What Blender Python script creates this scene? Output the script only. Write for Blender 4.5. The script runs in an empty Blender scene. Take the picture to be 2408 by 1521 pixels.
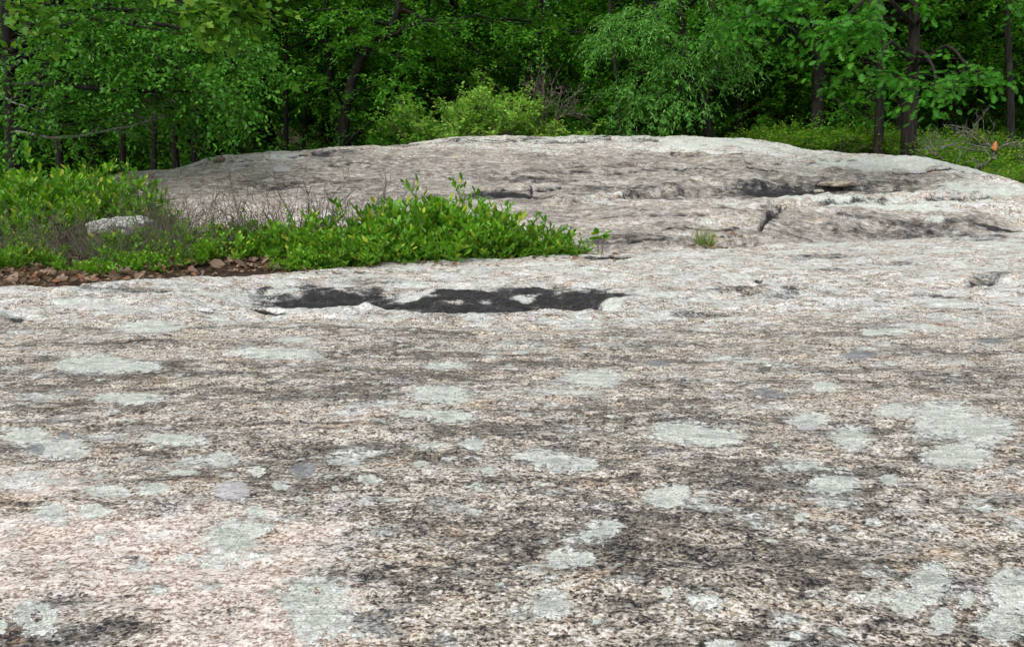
import bpy, math, random
import numpy as np

# ------------------------------------------------------------------ camera, world, sun, exposure
S = bpy.context.scene
COL = S.collection
R = math.radians
CAMZ, PITCH, F = 0.70, R(10.8), 1890.0          # F: focal length in pixels of a 2408 px wide picture
cam_d = bpy.data.cameras.new('camera')
cam_d.sensor_fit = 'HORIZONTAL'
cam_d.angle_x = 2 * math.atan(1204 / F)
cam_d.clip_start, cam_d.clip_end = 0.02, 800
cam = bpy.data.objects.new('camera', cam_d)
COL.objects.link(cam)
cam.location = (0, 0, CAMZ)
cam.rotation_euler = (R(90) - PITCH, 0, 0)
S.camera = cam

SUN_EL, SUN_AZ = R(50), R(205)                   # azimuth clockwise from +Y: behind the camera, to its left
w = bpy.data.worlds.new('World')
S.world = w
w.use_nodes = True
nt = w.node_tree
nt.nodes.clear()
sky = nt.nodes.new('ShaderNodeTexSky')
sky.sky_type = 'NISHITA'
sky.sun_disc = False
sky.sun_elevation = SUN_EL
sky.sun_rotation = SUN_AZ
sky.air_density, sky.dust_density, sky.ozone_density = 1.0, 4.0, 1.0
hs = nt.nodes.new('ShaderNodeHueSaturation')
hs.inputs['Saturation'].default_value = 0.22      # overcast: a white sky
bg = nt.nodes.new('ShaderNodeBackground')
bg.inputs['Strength'].default_value = 0.15
wo = nt.nodes.new('ShaderNodeOutputWorld')
nt.links.new(sky.outputs[0], hs.inputs['Color'])
nt.links.new(hs.outputs[0], bg.inputs[0])
nt.links.new(bg.outputs[0], wo.inputs[0])

sd = bpy.data.lights.new('sun', 'SUN')
sd.energy = 1.5
sd.angle = R(40)
sd.color = (1.0, 0.98, 0.955)
sun = bpy.data.objects.new('sun', sd)
COL.objects.link(sun)
sun.rotation_euler = (R(90) - SUN_EL, 0, -SUN_AZ + math.pi)
S.view_settings.view_transform = 'Standard'
S.view_settings.look = 'None'
S.view_settings.exposure = 0.60
S.cycles.diffuse_bounces = 6
S.cycles.max_bounces = 12
S.view_settings.gamma = 1.0

# ------------------------------------------------------------------ small helpers
CP, SP = math.cos(PITCH), math.sin(PITCH)


def ray(u, v):
    """photo position (2408 px wide) -> (x per metre of depth, z per metre of depth)"""
    dy = F * CP + (760.5 - v) * SP
    return (u - 1204.0) / dy, (-F * SP + (760.5 - v) * CP) / dy


def at(u, v, Y):
    t, e = ray(u, v)
    return np.array((t * Y, Y, CAMZ + e * Y))


def nrm(a):
    a = np.asarray(a, float)
    return a / np.maximum(np.linalg.norm(a, axis=-1, keepdims=True), 1e-9)


def _hash(ix, iy, seed):
    h = (ix.astype(np.int64) * 374761393 + iy.astype(np.int64) * 668265263 + seed * 1442695041) & 0xFFFFFFFF
    h = ((h ^ (h >> 13)) * 1274126177) & 0xFFFFFFFF
    h = (h ^ (h >> 16)) & 0xFFFFFFFF
    return h


def pnoise(x, y, seed=0):
    ix, iy = np.floor(x), np.floor(y)
    fx, fy = x - ix, y - iy
    ix, iy = ix.astype(np.int64), iy.astype(np.int64)
    ux, uy = fx * fx * fx * (fx * (fx * 6 - 15) + 10), fy * fy * fy * (fy * (fy * 6 - 15) + 10)

    def g(dx, dy):
        a = _hash(ix + dx, iy + dy, seed) * (2 * math.pi / 4294967296.0)
        return np.cos(a) * (fx - dx) + np.sin(a) * (fy - dy)
    a = g(0, 0) * (1 - ux) + g(1, 0) * ux
    b = g(0, 1) * (1 - ux) + g(1, 1) * ux
    return (a * (1 - uy) + b * uy) * 1.4


def fbm(x, y, octs=4, seed=0, gain=0.5):
    s, a = 0, 1.0
    for o in range(octs):
        s = s + a * pnoise(x * 2 ** o + 13.7 * o, y * 2 ** o - 7.1 * o, seed + o)
        a *= gain
    return s


def sstep(a, b, x):
    q = np.clip((x - a) / (b - a), 0, 1)
    return q * q * (3 - 2 * q)


def pchip(xk, yk, x):
    h = np.diff(xk)
    d = np.diff(yk) / h
    m = np.zeros(len(xk))
    for i in range(1, len(xk) - 1):
        if d[i - 1] * d[i] > 0:
            w1, w2 = 2 * h[i] + h[i - 1], h[i] + 2 * h[i - 1]
            m[i] = (w1 + w2) / (w1 / d[i - 1] + w2 / d[i])
    m[0], m[-1] = d[0], d[-1]
    i = np.clip(np.searchsorted(xk, x) - 1, 0, len(h) - 1)
    q = np.clip((x - xk[i]) / h[i], 0, 1)
    q2, q3 = q * q, q * q * q
    return ((2 * q3 - 3 * q2 + 1) * yk[i] + (q3 - 2 * q2 + q) * h[i] * m[i]
            + (-2 * q3 + 3 * q2) * yk[i + 1] + (q3 - q2) * h[i] * m[i + 1])


def mesh_np(name, verts, polys, smooth=False, attrs=None):
    """verts (N,3); polys: list of (M,k) index arrays"""
    verts = np.ascontiguousarray(verts, dtype=np.float32)
    me = bpy.data.meshes.new(name)
    me.vertices.add(len(verts))
    me.vertices.foreach_set('co', verts.ravel())
    polys = [np.asarray(p, dtype=np.int32) for p in polys if len(p)]
    loops = np.concatenate([p.ravel() for p in polys])
    tot = np.concatenate([np.full(len(p), p.shape[1], np.int32) for p in polys])
    start = np.concatenate(([0], np.cumsum(tot)[:-1])).astype(np.int32)
    me.loops.add(len(loops))
    me.loops.foreach_set('vertex_index', loops)
    me.polygons.add(len(tot))
    me.polygons.foreach_set('loop_start', start)
    me.polygons.foreach_set('loop_total', tot)
    if smooth:
        me.polygons.foreach_set('use_smooth', np.ones(len(tot), bool))
    for k, a in (attrs or {}).items():
        at_ = me.attributes.new(k, 'FLOAT', 'POINT')
        at_.data.foreach_set('value', np.ascontiguousarray(a, dtype=np.float32))
    me.update(calc_edges=True)
    return me


def obj(name, me, mat=None, parent=None, loc=(0, 0, 0)):
    o = bpy.data.objects.new(name, me)
    COL.objects.link(o)
    o.location = loc
    if mat is not None and len(me.materials) == 0:
        me.materials.append(mat)
    if parent is not None:
        o.parent = parent
    return o


def tag(o, label, cat, group=None):
    o['label'] = label
    o['category'] = cat
    if group:
        o['group'] = group
    return o


def empty(name, loc, label, cat, group=None, rz=0.0):
    o = bpy.data.objects.new(name, None)
    COL.objects.link(o)
    o.location = loc
    o.rotation_euler = (0, 0, rz)
    o.empty_display_size = 0.1
    return tag(o, label, cat, group)


def dup(root, loc, rz, scale, label=None, group=None):
    c = root.copy()
    COL.objects.link(c)
    c.location = loc
    c.rotation_euler = (0, 0, rz)
    c.scale = scale if hasattr(scale, '__len__') else (scale,) * 3
    if label:
        c['label'] = label
    if group:
        c['group'] = group
    for ch in list(root.children):
        d = ch.copy()
        COL.objects.link(d)
        d.parent = c
    return c


# ------------------------------------------------------------------ node helpers
class NT:
    def __init__(self, name):
        self.m = bpy.data.materials.new(name)
        self.m.use_nodes = True
        self.t = self.m.node_tree
        self.t.nodes.clear()
        self.out = self.t.nodes.new('ShaderNodeOutputMaterial')

    def n(self, typ, **kw):
        nd = self.t.nodes.new(typ)
        for k, v in kw.items():
            setattr(nd, k, v)
        return nd

    def put(self, sock, v):
        if isinstance(v, bpy.types.NodeSocket):
            self.t.links.new(v, sock)
        elif v is not None:
            if hasattr(sock, 'default_value') and hasattr(sock.default_value, '__len__') and not isinstance(v, str):
                v = tuple(v)
                if len(sock.default_value) == 4 and len(v) == 3:
                    v = v + (1.0,)
            sock.default_value = v

    def math(self, op, a, b=None, clamp=False):
        nd = self.n('ShaderNodeMath', operation=op, use_clamp=clamp)
        self.put(nd.inputs[0], a)
        self.put(nd.inputs[1], b)
        return nd.outputs[0]

    def coord(self):
        return self.n('ShaderNodeTexCoord').outputs['Object']

    def mapping(self, vec, scale=(1, 1, 1), loc=(0, 0, 0), rot=(0, 0, 0)):
        nd = self.n('ShaderNodeMapping')
        self.put(nd.inputs['Vector'], vec)
        nd.inputs['Scale'].default_value = scale
        nd.inputs['Location'].default_value = loc
        nd.inputs['Rotation'].default_value = rot
        return nd.outputs[0]

    def noise(self, vec, scale, detail=4, rough=0.55, dist=0.0):
        nd = self.n('ShaderNodeTexNoise')
        self.put(nd.inputs['Vector'], vec)
        nd.inputs['Scale'].default_value = scale
        nd.inputs['Detail'].default_value = detail
        nd.inputs['Roughness'].default_value = rough
        nd.inputs['Distortion'].default_value = dist
        return nd.outputs[0]

    def voro(self, vec, scale, feature='F1', rand=1.0):
        nd = self.n('ShaderNodeTexVoronoi', feature=feature)
        self.put(nd.inputs['Vector'], vec)
        nd.inputs['Scale'].default_value = scale
        nd.inputs['Randomness'].default_value = rand
        return nd

    def ramp(self, fac, stops, interp='LINEAR'):
        nd = self.n('ShaderNodeValToRGB')
        cr = nd.color_ramp
        cr.interpolation = interp
        while len(cr.elements) < len(stops):
            cr.elements.new(0.5)
        for e, (p, c) in zip(cr.elements, stops):
            e.position = p
            e.color = tuple(c) + (1.0,) if len(c) == 3 else c
        self.put(nd.inputs[0], fac)
        return nd.outputs[0]

    def mix(self, fac, a, b, blend='MIX'):
        nd = self.n('ShaderNodeMix', data_type='RGBA', blend_type=blend)
        self.put(nd.inputs[0], fac)
        self.put(nd.inputs[6], a)
        self.put(nd.inputs[7], b)
        return nd.outputs[2]

    def step(self, x, lo, hi):
        nd = self.n('ShaderNodeMapRange', interpolation_type='SMOOTHSTEP')
        self.put(nd.inputs[0], x)
        nd.inputs[1].default_value, nd.inputs[2].default_value = lo, hi
        return nd.outputs[0]

    def attr(self, name):
        return self.n('ShaderNodeAttribute', attribute_name=name).outputs['Fac']

    def finish(self, color, rough=0.8, bump=None, dist=0.01, strength=1.0, spec=0.3, trans=None, transcol=None):
        p = self.n('ShaderNodeBsdfPrincipled')
        self.put(p.inputs['Base Color'], color)
        self.put(p.inputs['Roughness'], rough)
        p.inputs['Specular IOR Level'].default_value = spec
        if bump is not None:
            b = self.n('ShaderNodeBump')
            b.inputs['Strength'].default_value = strength
            b.inputs['Distance'].default_value = dist
            self.put(b.inputs['Height'], bump)
            self.t.links.new(b.outputs[0], p.inputs['Normal'])
        sh = p.outputs[0]
        if trans:
            tr = self.n('ShaderNodeBsdfTranslucent')
            self.put(tr.inputs['Color'], transcol if transcol is not None else color)
            mx = self.n('ShaderNodeMixShader')
            mx.inputs[0].default_value = trans
            self.t.links.new(sh, mx.inputs[1])
            self.t.links.new(tr.outputs[0], mx.inputs[2])
            sh = mx.outputs[0]
        self.t.links.new(sh, self.out.inputs[0])
        return self.m


# ------------------------------------------------------------------ materials
def rock_material():
    M = NT('granite')
    P = M.coord()
    A = M.attr
    lich, grey, blue = A('lichen'), A('lichen_grey'), A('lichen_blue')
    stain_shade, pale, pink, brown = A('stain_shade'), A('pale'), A('pink'), A('brown')
    mul = lambda a, b: M.math('MULTIPLY', a, b)
    add = lambda a, b: M.math('ADD', a, b)
    cen = lambda n, k: mul(M.math('SUBTRACT', n, .5), k)

    def warped(scale, amt):
        wn = M.n('ShaderNodeTexNoise')
        M.put(wn.inputs['Vector'], P)
        wn.inputs['Scale'].default_value = scale
        wn.inputs['Detail'].default_value = 3
        wv = M.n('ShaderNodeVectorMath', operation='MULTIPLY_ADD')
        M.put(wv.inputs[0], wn.outputs['Color'])
        wv.inputs[1].default_value = (amt,) * 3
        M.put(wv.inputs[2], P)
        return wv.outputs[0]
    PW = warped(6, .05)
    PS = M.mapping(PW, scale=(.60, 1, 1), rot=(0, 0, R(4)))          # along the banding of the rock
    PL = M.mapping(PW, scale=(.22, 1, 1), rot=(0, 0, R(4)))
    PG = M.mapping(warped(60, .004), scale=(.86, 1, 1), rot=(0, 0, R(4)))
    # mineral grains
    v1 = M.voro(PG, 225)
    sep = M.n('ShaderNodeSeparateColor')
    M.put(sep.inputs[0], v1.outputs['Color'])
    g1, g2 = sep.outputs[0], sep.outputs[1]
    d1 = M.noise(PS, 3.2, 6, .6)
    d2 = M.noise(PS, 17, 9, .74)
    d3 = M.noise(PG, 85, 5, .72)
    hue = M.noise(PS, 9, 6, .68)
    tone = M.noise(PS, 30, 5, .7)
    fine = M.noise(PG, 135, 5, .74)
    mott = M.noise(PS, 42, 5, .72)
    lum = add(add(mul(fine, .50), mul(mott, .36)), mul(g1, .14))
    grain = M.ramp(lum, [(.395, (.020, .020, .024)), (.442, (.15, .128, .105)), (.49, (.42, .355, .27)), (.535, (.67, .605, .515)), (.585, (.90, .88, .85))])
    grain = M.mix(mul(M.step(hue, .53, .66), .65), grain, M.mix(M.step(lum, .42, .56), (.10, .06, .035), (.80, .60, .42)))
    grain = M.mix(mul(M.step(hue, .47, .34), .6), grain, M.mix(M.step(lum, .42, .56), (.10, .10, .115), (.70, .70, .72)))
    # dark weathering: broad bands, streaks, mottles, specks
    d4 = M.noise(PL, 7, 8, .68)
    d = add(add(mul(d1, .45), mul(d2, .85)), add(mul(d3, .50), mul(d4, .62)))
    d = M.math('SUBTRACT', d, mul(pale, .125))
    d = M.math('SUBTRACT', d, mul(pink, .12))
    d = add(d, mul(brown, .03))
    darkm = M.step(d, 1.18, 1.305)
    darkc = M.mix(M.step(lum, .43, .55), (.014, .015, .022), M.mix(g2, (.14, .130, .108), (.33, .29, .24)))
    col = M.mix(mul(darkm, .93), grain, darkc)
    dash = mul(M.step(M.noise(PL, 48, 5, .7), .55, .63), M.step(d2, .36, .56))
    col = M.mix(mul(dash, add(.35, mul(pale, .5))), col, (.035, .034, .04))
    # rust, pink feldspar, quartz and white crust
    rust = mul(M.step(M.noise(PS, 13, 6, .72), .60, .70), M.step(d3, .42, .6))
    col = M.mix(mul(rust, .6), col, (.40, .19, .09))
    col = M.mix(mul(pink, mul(M.math('SUBTRACT', 1.0, darkm), .70)), col, M.mix(M.step(lum, .41, .53), (.42, .29, .22), (.97, .855, .79)))
    wn = add(M.noise(PS, 8.5, 9, .70), mul(pale, .095))
    wm = mul(M.step(wn, .560, .640), M.math('SUBTRACT', 1.0, mul(darkm, .62)))
    col = M.mix(mul(wm, .72), col, M.mix(M.step(lum, .41, .53), (.36, .365, .36), (.86, .87, .85)))
    # brown, even weathering of the dome
    bm = mul(brown, M.step(M.noise(PL, 5.5, 9, .70), .36, .54))
    col = M.mix(mul(bm, .92), col, M.ramp(add(mul(d3, .35), mul(d2, .65)), [(.40, (.05, .046, .045)), (.48, (.175, .156, .135)), (.575, (.52, .485, .435))]))
    # lichens: mapped ones, ragged crusts and small rosettes
    hi = M.noise(P, 60, 6, .70)
    lob = M.noise(PW, 15, 5, .65)
    fineg = M.noise(P, 230, 3, .65)
    rag = M.noise(M.mapping(PW, scale=(.60, 1, 1), loc=(3.1, 1.7, 0)), 4.6, 10, .66)
    f3 = add(mul(M.math('SUBTRACT', rag, .60), 3.4), add(cen(hi, .6), cen(fineg, .3)))
    f3 = add(f3, M.math('SUBTRACT', mul(pale, .22), mul(brown, .50)))
    v2 = M.voro(M.mapping(PW, scale=(.75, 1, 1)), 7.5)
    s2 = M.n('ShaderNodeSeparateColor')
    M.put(s2.inputs[0], v2.outputs['Color'])
    f2 = M.math('SUBTRACT', M.math('SUBTRACT', mul(s2.outputs[0], .62), .30), v2.outputs['Distance'])
    f2 = add(add(f2, cen(lob, 1.0)), add(cen(hi, .9), cen(fineg, .4)))
    v3 = M.voro(M.mapping(warped(30, .02), scale=(.8, 1, 1), loc=(.7, .3, 0)), 17)
    s3 = M.n('ShaderNodeSeparateColor')
    M.put(s3.inputs[0], v3.outputs['Color'])
    f4 = add(M.math('SUBTRACT', M.math('SUBTRACT', mul(s3.outputs[0], .85), .50), v3.outputs['Distance']), cen(hi, .5))
    f2 = M.math('MAXIMUM', f2, f4)
    f2 = M.math('SUBTRACT', f2, mul(brown, .25))
    f1 = add(add(lich, cen(hi, 1.1)), add(cen(lob, .55), add(cen(fineg, .5), cen(M.noise(P, 30, 5, .68), 1.2))))
    lf = M.math('MAXIMUM', f1, M.math('MAXIMUM', f2, f3))
    lm = M.step(lf, .0, .022)
    lc = M.ramp(add(mul(hi, .5), mul(fineg, .5)), [(.40, (.30, .33, .285)), (.47, (.66, .71, .635)), (.545, (.95, .97, .91))])
    rim = M.math('SUBTRACT', 1.0, M.step(lf, .04, .30))
    lc = M.mix(mul(rim, .55), lc, (.86, .89, .85))
    lc = M.mix(mul(M.step(lf, .20, .70), .30), lc, M.mix(M.step(fineg, .4, .6), (.20, .225, .185), (.56, .59, .51)))
    areo = M.voro(M.mapping(warped(40, .01), scale=(.9, 1, 1)), 95, 'DISTANCE_TO_EDGE').outputs['Distance']
    lc = M.mix(mul(M.step(areo, .10, .02), .34), lc, (.17, .18, .16))
    holes = M.step(add(d3, mul(M.math('SUBTRACT', .30, lf), .34)), .56, .63)
    lm = mul(lm, M.math('SUBTRACT', 1.0, mul(holes, .75)))
    lc = M.mix(mul(M.step(M.noise(PW, 22, 5, .65), .46, .62), .45), lc, (.36, .42, .365))
    col = M.mix(mul(lm, .96), col, lc)
    fg = add(grey, add(cen(hi, 1.1), cen(lob, .8)))
    col = M.mix(mul(M.step(fg, 0, .16), .75), col, M.mix(fineg, (.48, .47, .50), (.70, .68, .70)))
    fb = add(blue, add(cen(hi, 1.1), cen(lob, .8)))
    col = M.mix(mul(M.step(fb, 0, .25), .72), col, M.mix(fineg, (.13, .15, .17), (.30, .33, .35)))
    # black growth in the wet hollows, and shade painted under ledges and stones
    st = add(stain_shade, cen(M.noise(PS, 10, 9, .72), 1.35))
    st = add(st, add(cen(d3, 1.1), cen(fine, 1.1)))
    sm = M.step(st, -.08, .38)
    col = M.mix(mul(sm, .96), col, M.ramp(add(mul(lum, .5), mul(d2, .5)), [(.40, (.003, .0035, .006)), (.50, (.009, .010, .014)), (.56, (.030, .031, .037)), (.62, (.14, .135, .13))]))
    col = M.mix(1.0, col, (.725, .732, .735), 'MULTIPLY')
    # relief
    h = add(add(mul(d2, 1.0), mul(d3, .5)), mul(fine, .35))
    h = M.math('SUBTRACT', h, mul(darkm, .22))
    h = M.math('SUBTRACT', h, mul(dash, .4))
    h = add(h, mul(lm, add(.15, mul(hi, .5))))
    return M.finish(col, rough=M.mix(sm, (.88, .88, .88), (.95, .95, .95)), bump=h, dist=.011, strength=.9, spec=.22)


def leaf_material(name, dark, light, young=None, trans=.35, rough=.45, spec=.35, objvar=.25):
    M = NT(name)
    g = M.n('ShaderNodeNewGeometry')
    r = g.outputs['Random Per Island']
    oi = M.n('ShaderNodeObjectInfo')
    c = M.mix(r, dark, light)
    if young:
        r2 = M.math('FRACT', M.math('MULTIPLY', r, 17.3))
        c = M.mix(M.step(r2, .82, .9), c, young)
    v = M.math('ADD', 1 - objvar / 2, M.math('MULTIPLY', oi.outputs['Random'], objvar))
    n = M.noise(M.coord(), 1.1, 2, .5)
    v = M.math('MULTIPLY', v, M.math('ADD', .72, M.math('MULTIPLY', n, .56)))
    hsv = M.n('ShaderNodeHueSaturation')
    M.put(hsv.inputs['Color'], c)
    M.put(hsv.inputs['Value'], v)
    c = hsv.outputs[0]
    tc = M.mix(.6, c, (light[0] * 1.5, light[1] * 1.45, light[2] * .6))
    return M.finish(c, rough=rough, spec=spec, trans=trans, transcol=tc)


def bark_material(name, a, b, lichen=None):
    M = NT(name)
    P = M.coord()
    PV = M.mapping(P, scale=(1, 1, .16))
    n = M.noise(PV, 26, 6, .65)
    n2 = M.noise(P, 5, 4, .6)
    c = M.mix(M.step(n, .35, .65), a, b)
    if lichen:
        c = M.mix(M.math('MULTIPLY', M.step(n2, .55, .7), .6), c, lichen)
    return M.finish(c, rough=.9, bump=n, dist=.02, strength=.9, spec=.2)


def plain(name, a, b, scale=20, rough=.85, spec=.2, dist=.004):
    M = NT(name)
    n = M.noise(M.coord(), scale, 6, .65)
    return M.finish(M.mix(M.step(n, .3, .7), a, b), rough=rough, bump=n, dist=dist, spec=spec)


ROCK = rock_material()
BARK = bark_material('dark_bark', (.007, .006, .005), (.024, .021, .017), (.034, .037, .030))
BARK_W = bark_material('brown_bark', (.009, .0075, .006), (.032, .026, .020))
DEADWOOD = plain('dead_wood', (.075, .068, .062), (.22, .20, .185), 30)
TWIG = plain('twig_bark', (.045, .033, .028), (.13, .105, .09), 40)
TWIG_G = plain('grey_twig_bark', (.050, .041, .031), (.16, .14, .11), 40)
BREAK = plain('fresh_break', (.30, .10, .03), (.55, .22, .08), 40)
LEAF = leaf_material('leaf_green', (.032, .140, .011), (.092, .285, .022), (.13, .31, .03), spec=.2, trans=.45)
LEAF_L = leaf_material('leaf_left', (.028, .122, .012), (.080, .250, .023), (.12, .29, .03), spec=.2)
LEAF_F = leaf_material('leaf_feathery', (.042, .160, .024), (.110, .29, .046), (.16, .33, .07), trans=.4, spec=.25)
LEAF_O = leaf_material('leaf_oak', (.020, .105, .007), (.048, .205, .012), (.07, .22, .016), trans=.4, spec=.2)
LEAF_M = leaf_material('leaf_maple', (.035, .120, .010), (.09, .22, .018), (.15, .26, .03), trans=.45, spec=.2)
LEAF_S = leaf_material('leaf_shrub', (.11, .29, .035), (.24, .44, .06), (.34, .46, .10), trans=.4, spec=.25)
LEAF_B = leaf_material('leaf_blueberry', (.034, .130, .007), (.140, .340, .020), (.30, .36, .03), trans=.38, spec=.25, objvar=.55)
LEAF_D = leaf_material('leaf_dead', (.10, .062, .042), (.28, .205, .15), (.21, .095, .045), trans=.15, rough=.7, spec=.2)
GRASSM = leaf_material('grass_blade', (.07, .16, .02), (.16, .26, .05), (.34, .26, .12), trans=.3)
BLOSSOM = plain('white_petal', (.72, .70, .66), (.82, .80, .78), 60, rough=.6)

M_ = NT('forest_floor')
P_ = M_.coord()
n1, n2 = M_.noise(P_, 9, 8, .7), M_.noise(P_, 70, 4, .6)
c_ = M_.ramp(M_.math('ADD', M_.math('MULTIPLY', n1, .5), M_.math('MULTIPLY', n2, .5)),
             [(.32, (.010, .008, .006)), (.48, (.035, .025, .018)), (.60, (.075, .053, .038)), (.72, (.13, .10, .07))])
FLOOR = M_.finish(c_, rough=.95, bump=n2, dist=.02, strength=1.0, spec=.1)

# ------------------------------------------------------------------ the rock: a height field laid out by depth
U = lambda us, v=500.: [(u - 1204.0) / (F * CP + (760.5 - v) * SP) for u in us]
C_U = [-1500, -300, 0, 150, 300, 450, 600, 700, 800, 900, 1000, 1100, 1200, 1300, 1400, 1500, 1600, 1700, 1800, 1900, 2000, 2200, 2408, 2700, 3900]
C_V = [700, 692, 680, 671, 661, 652, 641, 632, 622, 617, 613, 610, 607, 602, 600, 597, 591, 585, 578, 573, 570, 560, 547, 530, 500]
C_Z = [.0, .0, .0, .0, .0, .0, .0, .01, .01, .01, .01, .01, .01, .015, .02, .025, .03, .035, .04, .04, .04, .06, .09, .1, .1]
C_Y = [(z - CAMZ) / ray(0, v)[1] for v, z in zip(C_V, C_Z)]
C_T = U(C_U, 610)
D_U = [-1500, -300, 0, 150, 285, 400, 460, 515, 600, 650, 720, 800, 930, 1000, 1060, 1150, 1250, 1350, 1450, 1510, 1545, 1640, 1750, 1800, 1850, 1920, 2000, 2100, 2200, 2260, 2320, 2408, 2700, 3900]
D_V = [760, 700, 540, 440, 405, 400, 386, 374, 365, 362, 357, 350, 345, 336, 329, 326, 324, 322, 324, 325, 326, 325, 328, 335, 346, 358, 362, 368, 375, 388, 408, 430, 520, 620]
D_Y = np.interp(D_U, [-300, 0, 285, 700, 1204, 1600, 1900, 2200, 2408, 2700, 3300], [9.4, 9.5, 10, 11, 12, 12, 11.8, 11, 9.9, 9.3, 9.0])
D_Z = [CAMZ + y * ray(0, v)[1] for v, y in zip(D_V, D_Y)]
D_T = U(D_U, 340)
B_T = U([-300, 0, 285, 700, 1000, 1204, 1400, 1600, 1800, 2100, 2408, 3000])
ZDIP = [-.4, -.4, -.4, -.4, -.3, -.25, -.08, -.03, -.03, -.02, .03, .03]
Y1 = [7.5, 7.5, 7.6, 7.6, 7.6, 7.6, 7.5, 7.4, 7.7, 8.3, 8.4, 8.4]
Z1 = [-.4, -.3, -.15, .1, .15, .12, .09, .11, .14, .12, .18, .18]
Y2 = [8.2, 8.2, 8.3, 8.4, 8.5, 8.5, 8.4, 8.5, 8.6, 8.85, 8.8, 8.8]
Z2 = [-.2, 0, .3, .42, .40, .37, .34, .34, .36, .385, .385, .36]
DZ3 = [.08, .08, .08, .1, .1, .06, .03, .02, .0, -.02, -.02, -.02]


def column(t, Y):
    g = lambda tab: float(np.interp(t, B_T, tab))
    yc, zc = float(np.interp(t, C_T, C_Y)), float(np.interp(t, C_T, C_Z))
    yd, zd = float(np.interp(t, D_T, D_Y)), float(np.interp(t, D_T, D_Z))
    y1, y2 = max(g(Y1), yc + .55), g(Y2)
    y2 = max(y2, y1 + .3)
    z2 = g(Z2)
    y3, z3 = y2 + .32, z2 + g(DZ3)
    yd = max(yd, y3 + .5)
    y4 = y3 + .45 * (yd - y3)
    z4 = z3 + (zd - z3) * .60
    xk = np.array([.2, 1.1, 2.4, yc * .72, yc - .45, yc, yc + .3, y1, y2, y3, y4, yd, yd + .9, yd + 3, 30])
    yk = np.array([-.03, 0, .0, zc * .5 - .005, zc - .006, zc, g(ZDIP), g(Z1), z2, z3, z4, zd, zd - .35, min(zd, .8) - 1.6, -4])
    for i in range(1, len(xk)):
        xk[i] = max(xk[i], xk[i - 1] + .05)
    return pchip(xk, yk, Y)


NR, NC = 900, 1050
Yr = np.exp(np.linspace(math.log(.30), math.log(14.5), NR))
q = np.linspace(-1, 1, NC)
Tc = q * .72 + np.sign(q) * np.abs(q) ** 5 * .9
ZB = np.empty((NR, NC))
for j in range(NC):
    ZB[:, j] = column(Tc[j], Yr)


def soft(Z, n):                                   # ease the joints between the knots
    for _ in range(n):
        Z[1:-1] = .25 * Z[:-2] + .5 * Z[1:-1] + .25 * Z[2:]
        Z[:, 1:-1] = .25 * Z[:, :-2] + .5 * Z[:, 1:-1] + .25 * Z[:, 2:]
    return Z


ZB = soft(ZB, 12)
TT, YY = np.meshgrid(Tc, Yr)
XX = TT * YY + (np.sign(q) * np.abs(q) ** 16 * 3.0)[None]


def zcol(Z, t):
    j = int(np.clip(np.searchsorted(Tc, t), 1, NC - 1))
    f = (t - Tc[j - 1]) / (Tc[j] - Tc[j - 1])
    return Z[:, j - 1] * (1 - f) + Z[:, j] * f


def hit(u, v, Z=None):
    """where the sight line of a photo position meets the rock"""
    t, e = ray(u, v)
    zc = zcol(ZB if Z is None else Z, t)
    d = zc - (CAMZ + e * Yr)
    k = np.argmax((d >= 0) & (Yr > .5))
    if d[k] < 0:
        k = NR - 1
    a = 0 if k == 0 else d[k - 1] / (d[k - 1] - d[k] + 1e-12)
    y = Yr[max(k - 1, 0)] + a * (Yr[k] - Yr[max(k - 1, 0)])
    return np.array((t * y, y, CAMZ + e * y))


def field(blobs, wob=.25, seed=3):
    out = np.full(XX.shape, -1.0)
    wx = fbm(XX * 9, YY * 9, 2, seed) * wob
    for (u, v, a, b) in blobs:
        p = hit(u, v, ZM)
        pa = hit(u, v - b, ZM)
        pb = hit(u, min(v + b, 1700), ZM)
        ra, rb = a * p[1] / F, max(.5 * abs(pa[1] - pb[1]), .012)
        rb = min(rb, ra * 2.5)
        i0, i1 = np.searchsorted(Yr, (p[1] - 2.2 * rb, p[1] + 2.2 * rb))
        sl = slice(max(i0 - 1, 0), min(i1 + 1, NR))
        dx, dy = (XX[sl] / YY[sl] - p[0] / p[1]) * p[1] / ra, (YY[sl] - p[1]) / rb
        out[sl] = np.maximum(out[sl], 1 - np.sqrt(dx * dx + dy * dy) + wx[sl] * min(1, 2.2 * ra / .25))
    return np.clip(out, -1, 1)


# relief ------------------------------------------------------------
ZD = ZB.copy()
fine = sstep(.3, 1.0, YY)
big = fbm(XX * .55 + 3, YY * 1.0, 3, 11)
mid = fbm(XX * 1.5, YY * 3.6, 4, 23)
rid = 1 - np.abs(fbm(XX * .9 + .25 * YY, YY * 4.6, 4, 31))
sml = fbm(XX * 9, YY * 16, 4, 47, .6)
YC = np.interp(TT, C_T, C_Y)
near = 1 - sstep(-.05, .6, YY - YC)
amp = .35 + .65 * sstep(2.4, 4.5, YY)
ZD += big * .020 * amp + mid * .016 * amp + (rid - .7) * .018 * amp + sml * (.0042 + .005 * sstep(3.2, 4.2, YY))
ZD += (1 - near) * (fbm(XX * .9, YY * 1.6, 4, 77) * .030 + (1 - np.abs(fbm(XX * .7, YY * 3.4, 4, 79)) - .7) * .045)


ZM = ZB.copy()
SEAM_SHADE = np.zeros(ZB.shape)


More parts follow.
